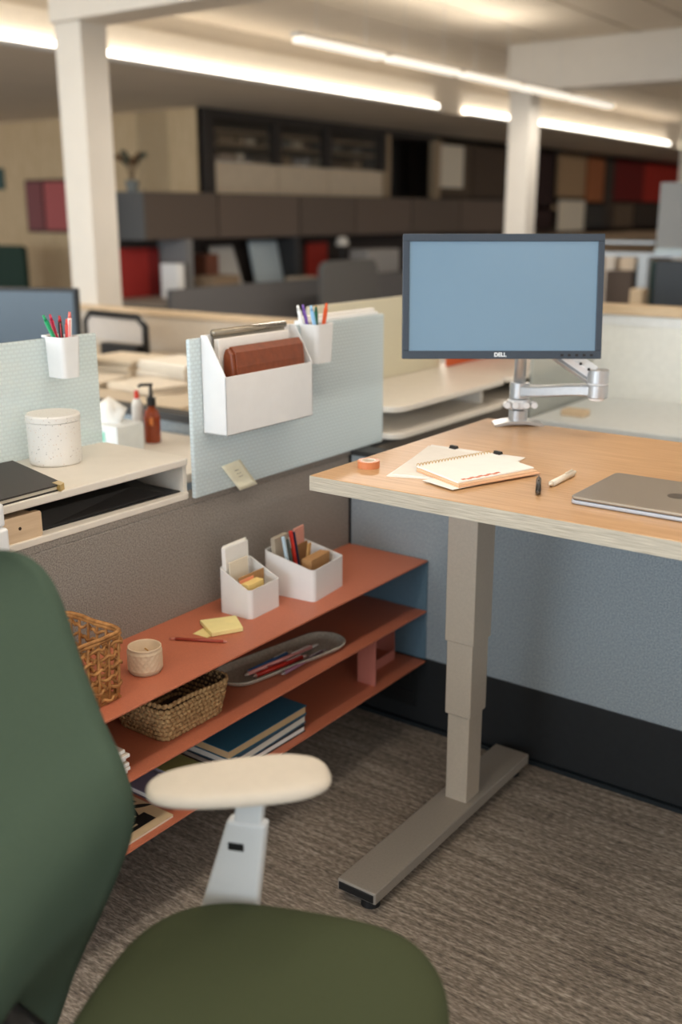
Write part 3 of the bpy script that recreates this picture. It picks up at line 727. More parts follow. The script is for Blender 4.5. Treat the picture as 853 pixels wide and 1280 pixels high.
BX('sheets', M_PAPER, t, -.024, -.006, -.205, .125, 1.17, 1.188, .001)
# sticky note hanging off the screen
cs = [AX(277, 583, .016), AX(300, 574, .0135), AX(322, 605, .0175), AX(300, 613, .019)]
m = MB(); nn = 6; vs = []
for i in range(nn + 1):
    for j in range(nn + 1):
        p = cs[0].lerp(cs[1], j / nn).lerp(cs[3].lerp(cs[2], j / nn), i / nn); p = Vector(p); p.x += .006 * (i / nn) * (1 - i / nn) * -1; vs.append(p)
fs = [(i * (nn + 1) + j, i * (nn + 1) + j + 1, (i + 1) * (nn + 1) + j + 1, (i + 1) * (nn + 1) + j) for i in range(nn) for j in range(nn)]
st = single('sticky_note', 'pale yellow sticky note stuck to the lower edge of the screen', 'note', m.add(vs, fs), plain(250, 246, 220, .8), smooth=True)
sm = st.modifiers.new('thickness', 'SOLIDIFY'); sm.thickness = .0006
for k in range(3):
    u = .3 + .12 * k
    a_, b_ = cs[0].lerp(cs[3], u).lerp(cs[1].lerp(cs[2], u), .4), cs[0].lerp(cs[3], u).lerp(cs[1].lerp(cs[2], u), .62)
    MB().tube([a_ + Vector((.001, 0, 0)), b_ + Vector((.001, 0, 0))], .0007, 4).build('pencil_mark', plain(150, 146, 132, .8), st)

# ================================================================== things on the white shelf
zc = .898
t = thing('canister', 'white speckled terrazzo canister with lid on the white shelf', 'canister', (-.215, -.862, zc))
M_TER = terrazzo()
MB().lathe([(0, 0), (.054, 0), (.058, .004), (.0595, .098), (.0, .098)], (-.215, -.862, zc), 40).build('body', M_TER, t, smooth=False)
MB().lathe([(0, .099), (.0605, .099), (.0605, .111), (.058, .1145), (0, .1145)], (-.215, -.862, zc), 40).build('lid', M_TER, t, smooth=False)
t = thing('portfolio', 'black portfolio with gold corner lying on the white shelf', 'portfolio', (-.15, -1.2, zc))
pc = [(.004, -1.45), (-.006, -1.012), (-.262, -.945), (-.285, -1.45)]
MB().slab(pc, zc, zc + .003).build('cover', plain(52, 47, 44, .6), t)
MB().slab([(x * .97 - .003, y - .012) for x, y in pc], zc + .003, zc + .010).build('pages', M_CREAMP, t)
MB().slab(pc, zc + .010, zc + .0135).build('cover', mat('charcoal_cover', (62, 57, 53), .6, var=.05, scale=400, bump=.1), t)
MB().slab([(.0045, -1.030), (-.0055, -1.0115), (-.030, -1.006), (-.026, -1.026)], zc + .0005, zc + .0142).build('corner_clip', plain(206, 176, 112, .3, .7), t)
t = thing('wooden_drawer', 'small pale wooden box in the shelf slot with a finger hole', 'box', (-.1, -1.14, .815))
M_BEECH = wood('beech', (222, 196, 164), (210, 182, 150), (40, 3, 40), .5)
MB().extrude([(-.006, y, z) for y, z in rrect(-1.215, -1.074, .815, .868, .006, 3)], (-.012, 0, 0)).build('front', M_BEECH, t)
BX('body', M_BEECH, t, -.24, -.016, -1.21, -1.08, .815, .862)
MB().cyl((-.0062, -1.128, .842), (-.0052, -1.128, .842), .0035, n=10).build('finger_hole', plain(60, 44, 32, .8), t)
t = thing('document_folder', 'black document folder lying in the slot of the white shelf', 'folder', (-.15, -.86, .815))
pf = [(-.030, -1.055), (-.020, -.665), (-.27, -.665), (-.27, -1.055)]
MB().slab(pf, .815, .818).build('cover', M_BLK, t)
MB().hexa([(-.03, -1.055, .818), (-.03, -.70, .818), (-.27, -.665, .818), (-.27, -1.055, .818),
           (-.05, -1.055, .850), (-.06, -.78, .846), (-.27, -.70, .864), (-.27, -1.055, .864)]).build('flap', mat('black_card', (30, 29, 29), .5, var=.1), t, bevel=.001)
t = thing('clip_organiser', 'white two-part clip organiser on the front edge of the white shelf', 'organiser', (.02, -1.25, .80))
BX('upper_box', M_WHITEP, t, .0, .045, -1.38, -1.195, .872, .918, .006, 3)
BX('lower_box', M_WHITEP, t, .0, .05, -1.38, -1.193, .822, .870, .006, 3)

# ================================================================== things on the terracotta shelf
z1 = SZ[0]
M_BIN = mat('white_bin_plastic', (232, 230, 228), .42, var=.01)
def bin_(label, cx, cy, wx, wy, hb, hf, rot, notch=True):
    """open-topped bin: back (local -x) hb tall, front (+x) hf tall, rounded corners"""
    t = thing('desk_bin', label, 'bin', (cx, cy, z1), rz=rot)
    th = .0028; base = rrect(-wx, wx, -wy, wy, .012, 5); inn = rrect(-wx + th, wx - th, -wy + th, wy - th, .0095, 5)
    def top(x, y):
        u = min(1, max(0, (x + wx * .9) / (1.7 * wx))); h = hb + (hf - hb) * u
        if notch and x > wx * .8 and abs(y) < wy * .75: h -= .008
        return h
    n = len(base)
    vs = [(x, y, 0) for x, y in base] + [(x, y, top(x, y)) for x, y in base] + [(x, y, top(X, Y)) for (x, y), (X, Y) in zip(inn, base)] + [(x, y, th) for x, y in inn]
    fs = [tuple(range(n - 1, -1, -1)), tuple(3 * n + k for k in range(n))]
    for lv in range(3):
        for k in range(n): fs.append((lv * n + k, lv * n + (k + 1) % n, (lv + 1) * n + (k + 1) % n, (lv + 1) * n + k))
    MB().add(vs, fs).build('body', M_BIN, t)
    return t
b1 = bin_('white sloped desk bin with notepads, nearer the sticky notes', .108, -.572, .049, .058, .112, .072, R(2))
b2 = bin_('white sloped desk bin with pens and kraft cards, nearer the corner', .128, -.384, .075, .074, .112, .082, R(6))
def in_bin(b, name, label, cat, x0, x1, y0, y1, z0, zt, m, lean=0, leany=0, bevel=.0006):
    """upright slab inside a bin, given in the bin's own axes"""
    rz = b.rotation_euler.z; L = b.location
    def wpt(x, y, z): return (L.x + x * math.cos(rz) - y * math.sin(rz), L.y + x * math.sin(rz) + y * math.cos(rz), L.z + z)
    c = [wpt(x0, y0, z0), wpt(x1, y0, z0), wpt(x1, y1, z0), wpt(x0, y1, z0)]
    d = [wpt(x0 + lean, y0 + leany, zt), wpt(x1 + lean, y0 + leany, zt), wpt(x1 + lean, y1 + leany, zt), wpt(x0 + lean, y1 + leany, zt)]
    return single(name, label, cat, MB().hexa(c + d), m, bevel=bevel)
k0 = .003
in_bin(b1, 'notepad', 'tall white notepad at the back of the bin', 'notepad', -.040, -.028, -.050, .036, k0, .160, M_PAPER, -.004)
in_bin(b1, 'card', 'white card behind the tall notepad in the bin', 'card', -.045, -.0415, -.044, .042, k0, .163, plain(240, 236, 228, .8), -.0005)
in_bin(b1, 'note_card', 'cream printed card in front of the tall notepad', 'card', -.020, -.017, -.048, .020, k0, .126, M_CREAMP, -.004)
in_bin(b1, 'card_divider', 'kraft card divider in the bin of notepads', 'divider', .004, .0065, -.046, .050, k0, .092, M_CARD, -.002)
t = in_bin(b1, 'sticky_pad', 'peach and yellow sticky pad block at the front of the bin', 'note pad', .014, .036, -.046, .012, k0, .080, plain(238, 206, 132, .8), -.003)
in_bin(b1, 'sticky_pad', 'coral sticky pad wedged behind the yellow one in the bin', 'note pad', .0085, .0115, -.048, .004, k0, .086, plain(232, 150, 112, .8), -.002)
in_bin(b2, 'pocket_book', 'grey-beige pocket book leaning at the back of the kraft card bin', 'book', -.052, -.040, -.062, .000, k0, .142, plain(176, 164, 146, .7), -.008)
in_bin(b2, 'pocket_book', 'salmon pink card standing at the back of the kraft card bin', 'card', -.036, -.032, .012, .058, k0, .150, plain(216, 152, 134, .8), -.004)
for y, c, h, l, nm, ct, tk in ((-.038, (196, 218, 232), .150, 'pale blue thin notebook leaning in the kraft card bin', 'notebook', 'notebook', .008), (-.018, (92, 98, 92), .140, 'grey-green marker standing in the kraft card bin', 'marker', 'pen', .006),
                           (-.004, (206, 52, 40), .156, 'red marker standing in the kraft card bin', 'marker', 'pen', .009), (.010, (40, 46, 78), .150, 'navy marker standing in the kraft card bin', 'marker', 'pen', .007)):
    in_bin(b2, nm, l, ct, -.020, -.012, y, y + tk, k0, h, plain(*c, .5), -.010, -.022, bevel=.002)
in_bin(b2, 'pencil', 'wooden ruler leaning forward in the kraft card bin', 'ruler', .000, .004, -.008, .006, k0, .112, plain(206, 158, 96, .6), -.006, .034)
in_bin(b2, 'kraft_card', 'kraft card pack standing at the front of the kraft card bin', 'card', .018, .046, -.040, .050, k0, .094, M_CARD, .0)
in_bin(b2, 'kraft_card', 'tall kraft card standing behind the markers', 'card', -.030, -.027, -.02, .062, k0, .108, mat('dark_kraft', (150, 106, 62), .8, var=.05), .0)
# sticky pad, loose note, pencil
slabthing('sticky_note', 'loose yellow sticky note lying under the pad on the shelf', 'note', [(241, 792), (259, 797), (284, 788), (262, 781)], z1, .0008, plain(232, 212, 146, .8))
slabthing('sticky_pad', 'yellow sticky pad lying on the terracotta shelf', 'note pad', [(250, 775), (265, 791), (304, 784), (295, 769)], z1 + .001, .010, plain(238, 222, 156, .8))
a, b = AZ(285, 802, z1 + .004), AZ(212, 798, z1 + .004)
pen('pencil', 'red-brown pencil lying beside the sticky pad', a, b, .0036, (158, 66, 50), (190, 120, 104), clip=False, cat='pencil')
# ceramic cup
cxp, cyp = .163, -.972
t = thing('ceramic_pot', 'small beige ceramic pot with diamond relief on the shelf', 'pot', (cxp, cyp, z1))
m = MB(); nu, nv = 72, 18; vs = []; fs = []
for i in range(nv + 1):
    z = .004 + .050 * i / nv
    for k in range(nu):
        th = 2 * math.pi * k / nu
        f = max(abs(math.sin(th * 9 + z * 220)), abs(math.sin(th * 9 - z * 220)))
        r = .0335 + .0034 * f * (1 if 1 < i < nv - 1 else 0); vs.append((cxp + r * math.cos(th), cyp + r * math.sin(th), z1 + z))
for i in range(nv):
    for k in range(nu): fs.append((i * nu + k, i * nu + (k + 1) % nu, (i + 1) * nu + (k + 1) % nu, (i + 1) * nu + k))
m.add(vs, fs); m.lathe([(0, 0), (.032, 0), (.0345, .004)], (cxp, cyp, z1), 72)
m.lathe([(.0345, .054), (.0352, .057), (.0335, .058), (.0318, .056), (.0315, .006), (0, .005)], (cxp, cyp, z1), 72)
m.build('body', M_CERAMIC, t, smooth=True, weld=True)
m = MB()
for k in range(26):
    th = random.uniform(0, 6.28); r = random.uniform(0, .022); z = z1 + random.uniform(.008, .040)
    c = Vector((cxp + r * math.cos(th), cyp + r * math.sin(th), z)); d = Vector((random.uniform(-1, 1), random.uniform(-1, 1), random.uniform(-.3, .3))).normalized() * .007
    m.tube([c - d, c + d], .0016, 5)
o = single('gold_clips', 'small gold clips heaped in the ceramic pot', 'clips', m, plain(196, 150, 84, .35, .6)); o['kind'] = 'stuff'

# cane basket ----------------------------------------------------------------
t = thing('cane_basket', 'open woven cane basket on the terracotta shelf beside the chair', 'basket', (.14, -1.22, z1))
bx0, bx1, by0, by1, hz = .052, .222, -1.37, -1.078, .138
def peri(u, grow=0):   # rounded rectangle perimeter by arc length fraction
    pts = rrect(bx0 - grow, bx1 + grow, by0 - grow, by1 + grow, .015 + grow, 4)
    P = [Vector((x, y, 0)) for x, y in pts]; n = len(P); seg = [(P[(i + 1) % n] - P[i]).length for i in range(n)]; T = sum(seg); s = (u % 1) * T
    for i in range(n):
        if s <= seg[i]: return P[i].lerp(P[(i + 1) % n], s / seg[i])
        s -= seg[i]
    return P[0]
cen = Vector(((bx0 + bx1) / 2, (by0 + by1) / 2, 0)); NST = 34
def grown(u, z, off=0):
    p = peri(u); d = (p - cen).normalized(); k = .94 + .06 * (z / hz); return cen + (p - cen) * k + d * off + Vector((0, 0, z1 + z))
for i in range(NST):
    u = i / NST
    MB().tube([grown(u, .003), grown(u, .05, .001), grown(u, .1, -.001), grown(u, hz)], .0030, 6).build('stake', M_CANE, t, smooth=True)
for r_ in range(6):
    z = .010 + r_ * .0225; pts = []
    for k in range(NST * 4):
        u = k / (NST * 4); ph = math.pi * (k / 4) + r_ * math.pi; pts.append(grown(u, z + .0035 * math.sin(k * 1.7 + r_), .0042 * math.cos(ph)))
    MB().tube(pts, .0036, 6, True).build('weaver', M_CANE, t, smooth=True)
for z in (hz - .002, hz + .004): MB().tube([grown(k / 60, z, .002 * math.sin(k * 1.1 + z * 900)) for k in range(60)], .0042, 7, True).build('rim', M_CANE, t, smooth=True)
BX('basket_floor', M_CANE, t, bx0 + .008, bx1 - .008, by0 + .008, by1 - .008, z1, z1 + .004)
single('storage_tin', 'cream slim box standing in the cane basket', 'box', MB().hexa([(.115, -1.30, z1 + .004), (.150, -1.30, z1 + .004), (.150, -1.165, z1 + .004), (.115, -1.165, z1 + .004), (.115, -1.29, z1 + .135), (.150, -1.29, z1 + .135), (.150, -1.150, z1 + .135), (.115, -1.150, z1 + .135)]), plain(226, 196, 158, .7), bevel=.003)

# seagrass basket --------------------------------------------------------------
z2 = SZ[1]
t = thing('seagrass_basket', 'low braided seagrass basket on the middle tier', 'basket', (.15, -.83, z2))
sx0, sx1, sy0, sy1 = .060, .230, -.990, -.782
nrow = 8
def sgp(u, z, off=0):
    k = z / .09; g = -.014 * (1 - k) ** 1.2
    pts = rrect(sx0 - g * 1, sx1 + g, sy0 - g, sy1 + g, .022, 5)
    P = [Vector((x, y, 0)) for x, y in pts]; n = len(P); seg = [(P[(i + 1) % n] - P[i]).length for i in range(n)]; s = (u % 1) * sum(seg)
    for i in range(n):
        if s <= seg[i]:
            p = P[i].lerp(P[(i + 1) % n], s / max(seg[i], 1e-9)); d = (P[(i + 1) % n] - P[i])
            if d.length < 1e-9: d = Vector((0, 1, 0))
            d.normalize(); nn_ = Vector((d.y, -d.x, 0)); return p + nn_ * off + Vector((0, 0, z2 + z)), d, nn_
        s -= seg[i]
    return P[0] + Vector((0, 0, z2 + z)), Vector((0, 1, 0)), Vector((1, 0, 0))
for r_ in range(nrow):
    m = MB(); z = .006 + r_ * .0112; nb = 56
    sag = .005
    for k in range(nb):
        p, d, nn_ = sgp((k + .5 * (r_ % 2)) / nb, z, random.uniform(-.0008, .0008)); tz = Vector((0, 0, 1))
        dd = (d + tz * (.45 if r_ % 2 else -.45)).normalized(); uu = nn_; vv = dd.cross(uu)
        z_s = (.004 * math.sin(d.x * 2 + k * .33)) if r_ == nrow - 1 else 0
        m.ellipsoid(p + tz * z_s, .0082, .0048, .0062, (dd, uu, vv), 6, 4)
    m.build('braid_row', M_SEA, t, smooth=True)
m = MB()
ring0 = [sgp(k / 40, .002, -.002)[0] for k in range(40)]; ring1 = [sgp(k / 40, .085, -.003)[0] for k in range(40)]
m.add(ring0 + ring1, [(k, (k + 1) % 40, 40 + (k + 1) % 40, 40 + k) for k in range(40)] + [tuple(range(39, -1, -1))]).build('liner', mat('dark_seagrass', (70, 50, 32), .9, var=.1), t, smooth=True)

# paperbacks, tray and pens on the middle tier
z = z2
for k in range(6):
    dx = random.uniform(-.006, .004); dy = random.uniform(-.005, .004)
    tb = thing('notebook', ('lowest', 'second lowest', 'third lowest', 'third from top', 'second from top', 'topmost')[k] + ' white notebook in the stack beside the seagrass basket', 'notebook', (.16, -1.26, z), group='stacked white notebooks')
    BX('cover', plain(206, 192, 176, .8), tb, .085 + dx, .245 + dx, -1.40 + dy, -1.108 + dy, z, z + .0092, .0008)
    BX('pages', M_PAPER, tb, .087 + dx, .2462 + dx, -1.399 + dy, -1.1072 + dy, z + .0014, z + .0078)
    z += .0093
TC = Vector((.157, -.515, 0)); TA = math.atan2(.378, .065); hl, hwd = .198, .062
t = thing('oval_tray', 'long oval grey stoneware tray holding pens on the middle tier', 'tray', (TC.x, TC.y, z2), rz=TA)
def stad(l, w_, n=14): # stadium in local coords
    out = []
    for k in range(n + 1): a = -math.pi / 2 + math.pi * k / n; out.append((l - w_ + w_ * math.cos(a), w_ * math.sin(a)))
    for k in range(n + 1): a = math.pi / 2 + math.pi * k / n; out.append((-l + w_ + w_ * math.cos(a), w_ * math.sin(a)))
    return out
levels = [(hl - .03, hwd - .022, 0), (hl - .012, hwd - .01, .004), (hl, hwd, .015), (hl, hwd, .0175), (hl - .003, hwd - .003, .018), (hl - .005, hwd - .005, .0165), (hl - .016, hwd - .014, .006), (hl - .03, hwd - .026, .0045)]
vs = []; n = len(stad(1, .1))
for l_, w_, zz in levels: vs += [(x, y, zz) for x, y in stad(l_, w_)]
fs = [tuple(range(n - 1, -1, -1)), tuple((len(levels) - 1) * n + k for k in range(n))]
for lv in range(len(levels) - 1):
    for k in range(n): fs.append((lv * n + k, lv * n + (k + 1) % n, (lv + 1) * n + (k + 1) % n, (lv + 1) * n + k))
MB().add(vs, fs).build('dish', M_STONE, t, smooth=True)
zt_ = z2 + .0115
for (pa, pb, c1, c2, r, l, dz) in (((306, 843), (364, 815), (70, 128, 196), (190, 180, 170), .0068, 'blue pen lying in the oval tray', 0), ((306, 847), (398, 808), (222, 150, 144), (200, 190, 180), .005, 'pink pencil lying in the oval tray', .006),
                                   ((316, 846), (384, 819), (196, 48, 36), (200, 170, 160), .0062, 'bright red pen lying in the oval tray', 0), ((330, 838), (392, 807), (150, 42, 42), (170, 140, 130), .0055, 'dark red pen lying in the oval tray', .003),
                                   ((352, 843), (408, 812), (132, 90, 108), (170, 160, 160), .005, 'mauve pen lying in the oval tray', 0)):
    a = AZ(*pa, zt_); b = AZ(*pb, zt_); pen('pen', l, a + Vector((0, 0, dz)), b + Vector((0, 0, dz)), r, c1, c2)

# bottom tier books ------------------------------------------------------------
z3 = SZ[2]
def book(label, x0, x1, y0, y1, z, th, cov, pages, rot=0, group=None):
    cx, cy = (x0 + x1) / 2, (y0 + y1) / 2; hx, hy = (x1 - x0) / 2, (y1 - y0) / 2
    t = thing('book', label, 'book', (cx, cy, z), rz=rot, group=group)
    BX('cover', cov, t, -hx, hx, -hy, hy, 0, .0022, .0006); BX('cover', cov, t, -hx, hx, -hy, hy, th - .0022, th, .0006)
    BX('spine', cov, t, -hx, -hx + .003, -hy, hy, 0, th, .0006)
    BX('pages', pages, t, -hx + .003, hx - .003, -hy + .003, hy - .003, .002, th - .002)
M_TEAL = mat('teal_blue_cover', (50, 98, 122), .5, var=.05, scale=200)
book('white hardback at the bottom of the teal book stack', .045, .245, -.80, -.535, z3, .017, plain(34, 36, 38, .5), M_PAPER, R(-1))
book('white hardback with blue cover in the middle of the book stack', .050, .243, -.80, -.527, z3 + .0172, .021, plain(58, 84, 104, .5), plain(214, 206, 194, .8), R(1))
book('teal blue hardback on top of the book stack', .048, .238, -.805, -.520, z3 + .0384, .023, M_TEAL, plain(196, 164, 124, .8), R(-.5))
book('olive covered booklet lying beside the book stack', .03, .20, -.905, -.830, z3, .024, plain(140, 138, 84, .6), plain(168, 160, 176, .8), 0)
book('lavender covered booklet between the magazine and the book stack', .03, .175, -.985, -.913, z3, .016, plain(130, 124, 146, .6), M_PAPER, 0)
t = thing('magazine', 'beige magazine with black leaf print lying on the bottom tier', 'magazine', (.16, -1.2, z3))
MC = [(.085, -1.50), (.252, -1.50), (.252, -1.0), (.085, -1.0)]
MB().slab(MC, z3, z3 + .006).build('pages', M_CREAMP, t)
MB().slab([(x + (.0015 if x > .1 else -.001), y) for x, y in MC], z3 + .006, z3 + .0068).build('cover', plain(206, 180, 142, .5), t)
zm = z3 + .0068; m = MB()
def leaf(cx, cy, l, w_, a):
    pts = []
    for k in range(13):
        u = k / 12; pts.append((l * (u - .5), w_ * math.sin(math.pi * u) * .5))
    for k in range(11, 0, -1):
        u = k / 12; pts.append((l * (u - .5), -w_ * math.sin(math.pi * u) * .5))
    ca, sa = math.cos(a), math.sin(a); return [(cx + x * ca - y * sa, cy + x * sa + y * ca) for x, y in pts]
for cx, cy, l, w_, a in ((.12, -1.03, .08, .02, .5), (.16, -1.04, .09, .018, -.2), (.12, -1.09, .09, .022, 1.0), (.17, -1.02, .06, .014, .9), (.20, -1.24, .10, .02, .4), (.13, -1.2, .1, .025, 1.3), (.14, -1.32, .1, .02, .3)):
    MB().slab(leaf(cx, cy, l, w_, a), zm, zm + .0003).build('leaf_print', plain(34, 30, 27, .6), t)
for x0, x1, y0, y1 in ((.196, .232, -1.13, -1.03), (.196, .232, -1.40, -1.17)):
    BX('dark_print', plain(30, 28, 26, .6), t, x0, x1, y0, y1, zm, zm + .0003)
for k, (x0, x1) in enumerate(((.203, .209), (.216, .221))): BX('light_print', plain(206, 180, 142, .5), t, x0, x1, -1.115, -1.07, zm + .0003, zm + .0006)

# ================================================================== neighbouring bays
M_NWHITE = plain(214, 206, 194, .5)
def table(name, label, x0, x1, y0, y1, z, m, legm):
    t = thing(name, label, 'desk', ((x0 + x1) / 2, (y0 + y1) / 2, 0))
    BX('desk_top', m, t, x0, x1, y0, y1, z - .028, z, .004)
    for x in (x0 + .05, x1 - .09):
        for y in (y0 + .05, y1 - .09): BX('leg', legm, t, x, x + .04, y, y + .04, 0, z - .027)
    return t
table('desk', 'white desk of the neighbouring bay holding the amber bottle', -1.9, -.36, -1.9, .095, .735, M_NWHITE, M_STEELD)
table('desk', 'pale desk strewn with papers behind the dark capped partition', -2.9, -.40, .19, 1.58, .742, plain(196, 180, 158, .5), M_STEELD)
table('desk', 'white desk behind the oak desk, against the low white wall', .07, 2.4, 1.0, 1.60, .742, plain(214, 218, 218, .45), M_STEELD)
# amber pump bottle
p = AX(191, 540, -.75)
bx_, by_ = p.x, p.y; zb_ = .735
t = thing('pump_bottle', 'amber pump bottle with black pump on the neighbouring desk', 'bottle', (bx_, by_, zb_))
M_AMBER = mat('amber_glass', (140, 56, 18), .15, var=.1, scale=20, spec=.6)
MB().lathe([(0, 0), (.024, 0), (.026, .004), (.026, .085), (.022, .102), (.012, .112), (.012, .122), (0, .122)], (bx_, by_, zb_), 24).build('body', M_AMBER, t, smooth=False)
MB().lathe([(0, .12), (.0145, .12), (.0145, .145), (.006, .150), (.0045, .185), (0, .185)], (bx_, by_, zb_), 18).build('pump_collar', M_BLK, t)
MB().tube([(bx_ + .006, by_ + .004, zb_ + .187), (bx_ - .026, by_ - .018, zb_ + .186), (bx_ - .032, by_ - .022, zb_ + .180)], .005, 8).build('pump_nozzle', M_BLK, t)
BX('label_wrap', plain(206, 120, 60, .6), t, bx_ + .0, bx_ + .0235, by_ - .0232, by_ - .018, zb_ + .06, zb_ + .085)
# tissue box
p = AX(150, 545, -.75)
t = thing('tissue_box', 'white and mint green tissue box with a tissue pulled up', 'tissue box', (p.x, p.y, .735))
BX('box', plain(222, 226, 226, .6), t, p.x - .12, p.x + .055, p.y - .06, p.y + .05, .735, .822, .003)
BX('mint_band', plain(140, 206, 186, .6), t, p.x - .121, p.x - .0, p.y - .0612, p.y - .059, .770, .800)
m = MB(); n = 14; vs = [(p.x - .04, p.y, .90)]
for k in range(n):
    a = 2 * math.pi * k / n; vs.append((p.x - .035 + (.06 + .016 * math.sin(3 * a)) * math.cos(a), p.y - .005 + (.032 + .01 * math.cos(4 * a)) * math.sin(a), .86 + .012 * math.sin(5 * a)))
for k in range(n):
    a = 2 * math.pi * k / n; vs.append((p.x - .035 + .045 * math.cos(a), p.y - .005 + .018 * math.sin(a), .82))
fs = [(0, 1 + k, 1 + (k + 1) % n) for k in range(n)] + [(1 + k, 1 + n + k, 1 + n + (k + 1) % n, 1 + (k + 1) % n) for k in range(n)]
m.add(vs, fs).build('tissue', M_PAPER, t, smooth=True)
q0 = AX(154, 510, -.8)
t = thing('glue_bottle', 'small white bottle with red cap behind the tissue box', 'bottle', (q0.x, q0.y + .06, .735))
MB().lathe([(0, 0), (.018, 0), (.018, .12), (.01, .14), (0, .14)], (q0.x, q0.y + .06, .735), 16).build('body', M_WHITEP, t)
MB().lathe([(0, .139), (.009, .139), (.007, .165), (0, .165)], (q0.x, q0.y + .06, .735), 12).build('cap', plain(206, 60, 40, .4), t)
# papers on the next desk
zt_ = .742
for (x, y, sx, sy, k_, c, a, l) in ((-2.0, .98, .30, .24, 9, (216, 200, 176), .08, 'tall tan paper pile at the back of the pale desk'), (-1.63, .99, .32, .25, 11, (228, 218, 202), -.1, 'tall white paper pile beside the tan one on the pale desk'),
        (-1.27, 1.0, .28, .22, 6, (206, 178, 142), .1, 'tan folder pile at the back edge of the pale desk'), (-1.83, .63, .26, .2, 3, (222, 208, 188), .12, 'thin cream paper pile between the dark monitor and the cable'),
        (-1.50, .66, .30, .22, 4, (226, 214, 196), -.12, 'thin white paper pile in the middle of the pale desk'), (-1.12, .40, .26, .18, 3, (212, 196, 172), .1, 'thin beige paper pile nearest the dark partition cap')):
    t = thing('paper_pile', l, 'paper', (x, y, zt_), rz=a); z_ = 0
    for k in range(k_):
        th = random.uniform(.004, .012); aa = random.uniform(-.06, .06); ox, oy = random.uniform(-.012, .012), random.uniform(-.012, .012); ca, sa = math.cos(aa), math.sin(aa)
        c4 = [(ox + px_ * ca - py_ * sa, oy + px_ * sa + py_ * ca) for px_, py_ in ((-sx / 2, -sy / 2), (sx / 2, -sy / 2), (sx / 2, sy / 2), (-sx / 2, sy / 2))]
        j_ = random.randint(-14, 10); MB().slab(c4, z_, z_ + th).build('sheet_bundle', plain(*[max(0, min(255, v + j_)) for v in c], .8), t, bevel=.002); z_ += th
p = Vector((-1.13, .70, 0)); m = MB(); pts = []
for k in range(40): a = k * .7; pts.append((p.x + (.09 + .03 * math.sin(k * 1.3)) * math.cos(a), p.y + (.05 + .02 * math.cos(k)) * math.sin(a), zt_ + .008 + .014 * (k / 40)))
single('cable', 'dark cable coiled on the pale desk', 'cable', m.tube(pts, .006, 6), plain(70, 66, 62, .6), smooth=True)
# left monitor
def screen(name, label, c, wd, hgt, rz, zbase, col=(70, 84, 96)):
    t = thing(name, label, 'monitor', (c.x, c.y, zbase), rz=rz)
    zc_ = c.z - zbase
    BX('housing', M_BLK, t, -wd / 2, wd / 2, 0, .03, zc_ - hgt, zc_, .006)
    BX('screen', mat('screen_' + '%d_%d_%d' % col, col, .3, var=.02, spec=.5), t, -wd / 2 + .018, wd / 2 - .018, -.003, .002, zc_ - hgt + .018, zc_ - .018)
    BX('stand', M_BLK, t, -.03, .03, .03, .05, .01, zc_ - hgt / 2); BX('stand_base', M_BLK, t, -.11, .11, -.06, .12, 0, .012, .004)
    return t
p = AY(70, 362, .55); screen('monitor', 'dark monitor behind the patterned glass screen', Vector((p.x - .255, p.y - .0, p.z)) , .56, .34, R(22), zt_, (62, 76, 88))
# dark framed desk tray / chair back between monitor and papers
p0 = AY(88, 392, 1.2); p1 = AY(162, 392, 1.2)
t = thing('document_rack', 'black framed document rack with pale panel on the pale desk', 'rack', ((p0.x + p1.x) / 2, 1.30, zt_))
yb2 = 1.30
zb0 = AY(150, 455, 1.3).z
MB().tube([(p0.x, yb2, zt_ + .018), (p0.x, yb2, p0.z - .04), (p0.x + .04, yb2, p0.z), (p1.x - .05, yb2, p0.z - .005), (p1.x, yb2, p0.z - .05), (p1.x, yb2, zt_ + .018)], .018, 8).build('frame', M_BLK, t, smooth=True)
BX('pale_panel', plain(196, 190, 184, .7), t, p0.x + .01, p1.x - .01, yb2 - .004, yb2 + .004, zb0 + .12, p0.z - .01)
BX('lower_tray', M_BLK, t, p0.x + .15, p1.x - .02, yb2 - .05, yb2 + .01, zt_, zb0 + .11, .01)
# little box on the next white desk
single('desk_box', 'small tan box on the white desk behind the monitor arm', 'box', MB().box(AZ(668, 531, .742).x, AZ(668, 531, .742).x + .09, 1.12, 1.18, .742, .765), plain(206, 182, 150, .7), bevel=.004)

# ================================================================== far row: cabinets, clutter
FXC = -4.9
M_CAB = plain(70, 62, 56, .6); M_CABEND = plain(96, 94, 92, .6)
rear = thing('far_partition', 'dark partition carrying the row of overhead cabinets', 'partition', (-5.2, 7, 0))
BX('panel', plain(52, 44, 40, .8), rear, -5.30, -5.24, 3.65, 10.5, 0, 1.62)
edges = [AX(px, 270, FXC).y for px in (181, 273, 375, 445, 515, 576, 632)]
for i, (a, b) in enumerate(zip(edges[:-1], edges[1:])):
    t = thing('overhead_cabinet', ('dark overhead cabinet with lighter end panel under the dried plant', 'dark overhead cabinet between the end cabinet and the dark support post', 'dark overhead cabinet just past the dark support post, above the grey chair',
               'dark overhead cabinet above the silver desktop computer', 'dark overhead cabinet below the dark doorway', 'dark overhead cabinet beside the second column, below the notice sheet')[i], 'cabinet',
              (-5.05, (a + b) / 2, 1.24), group='row of overhead cabinets')
    BX('body', M_CABEND if i == 0 else M_CAB, t, -5.24, FXC - .02, a, b, 1.24, 1.635, .004)
    BX('door', plain(88 + (i % 2) * 6, 74 + (i % 2) * 5, 63 + (i % 2) * 5, .55), t, FXC - .022, FXC, a + .012, b - .012, 1.245, 1.63, .004)
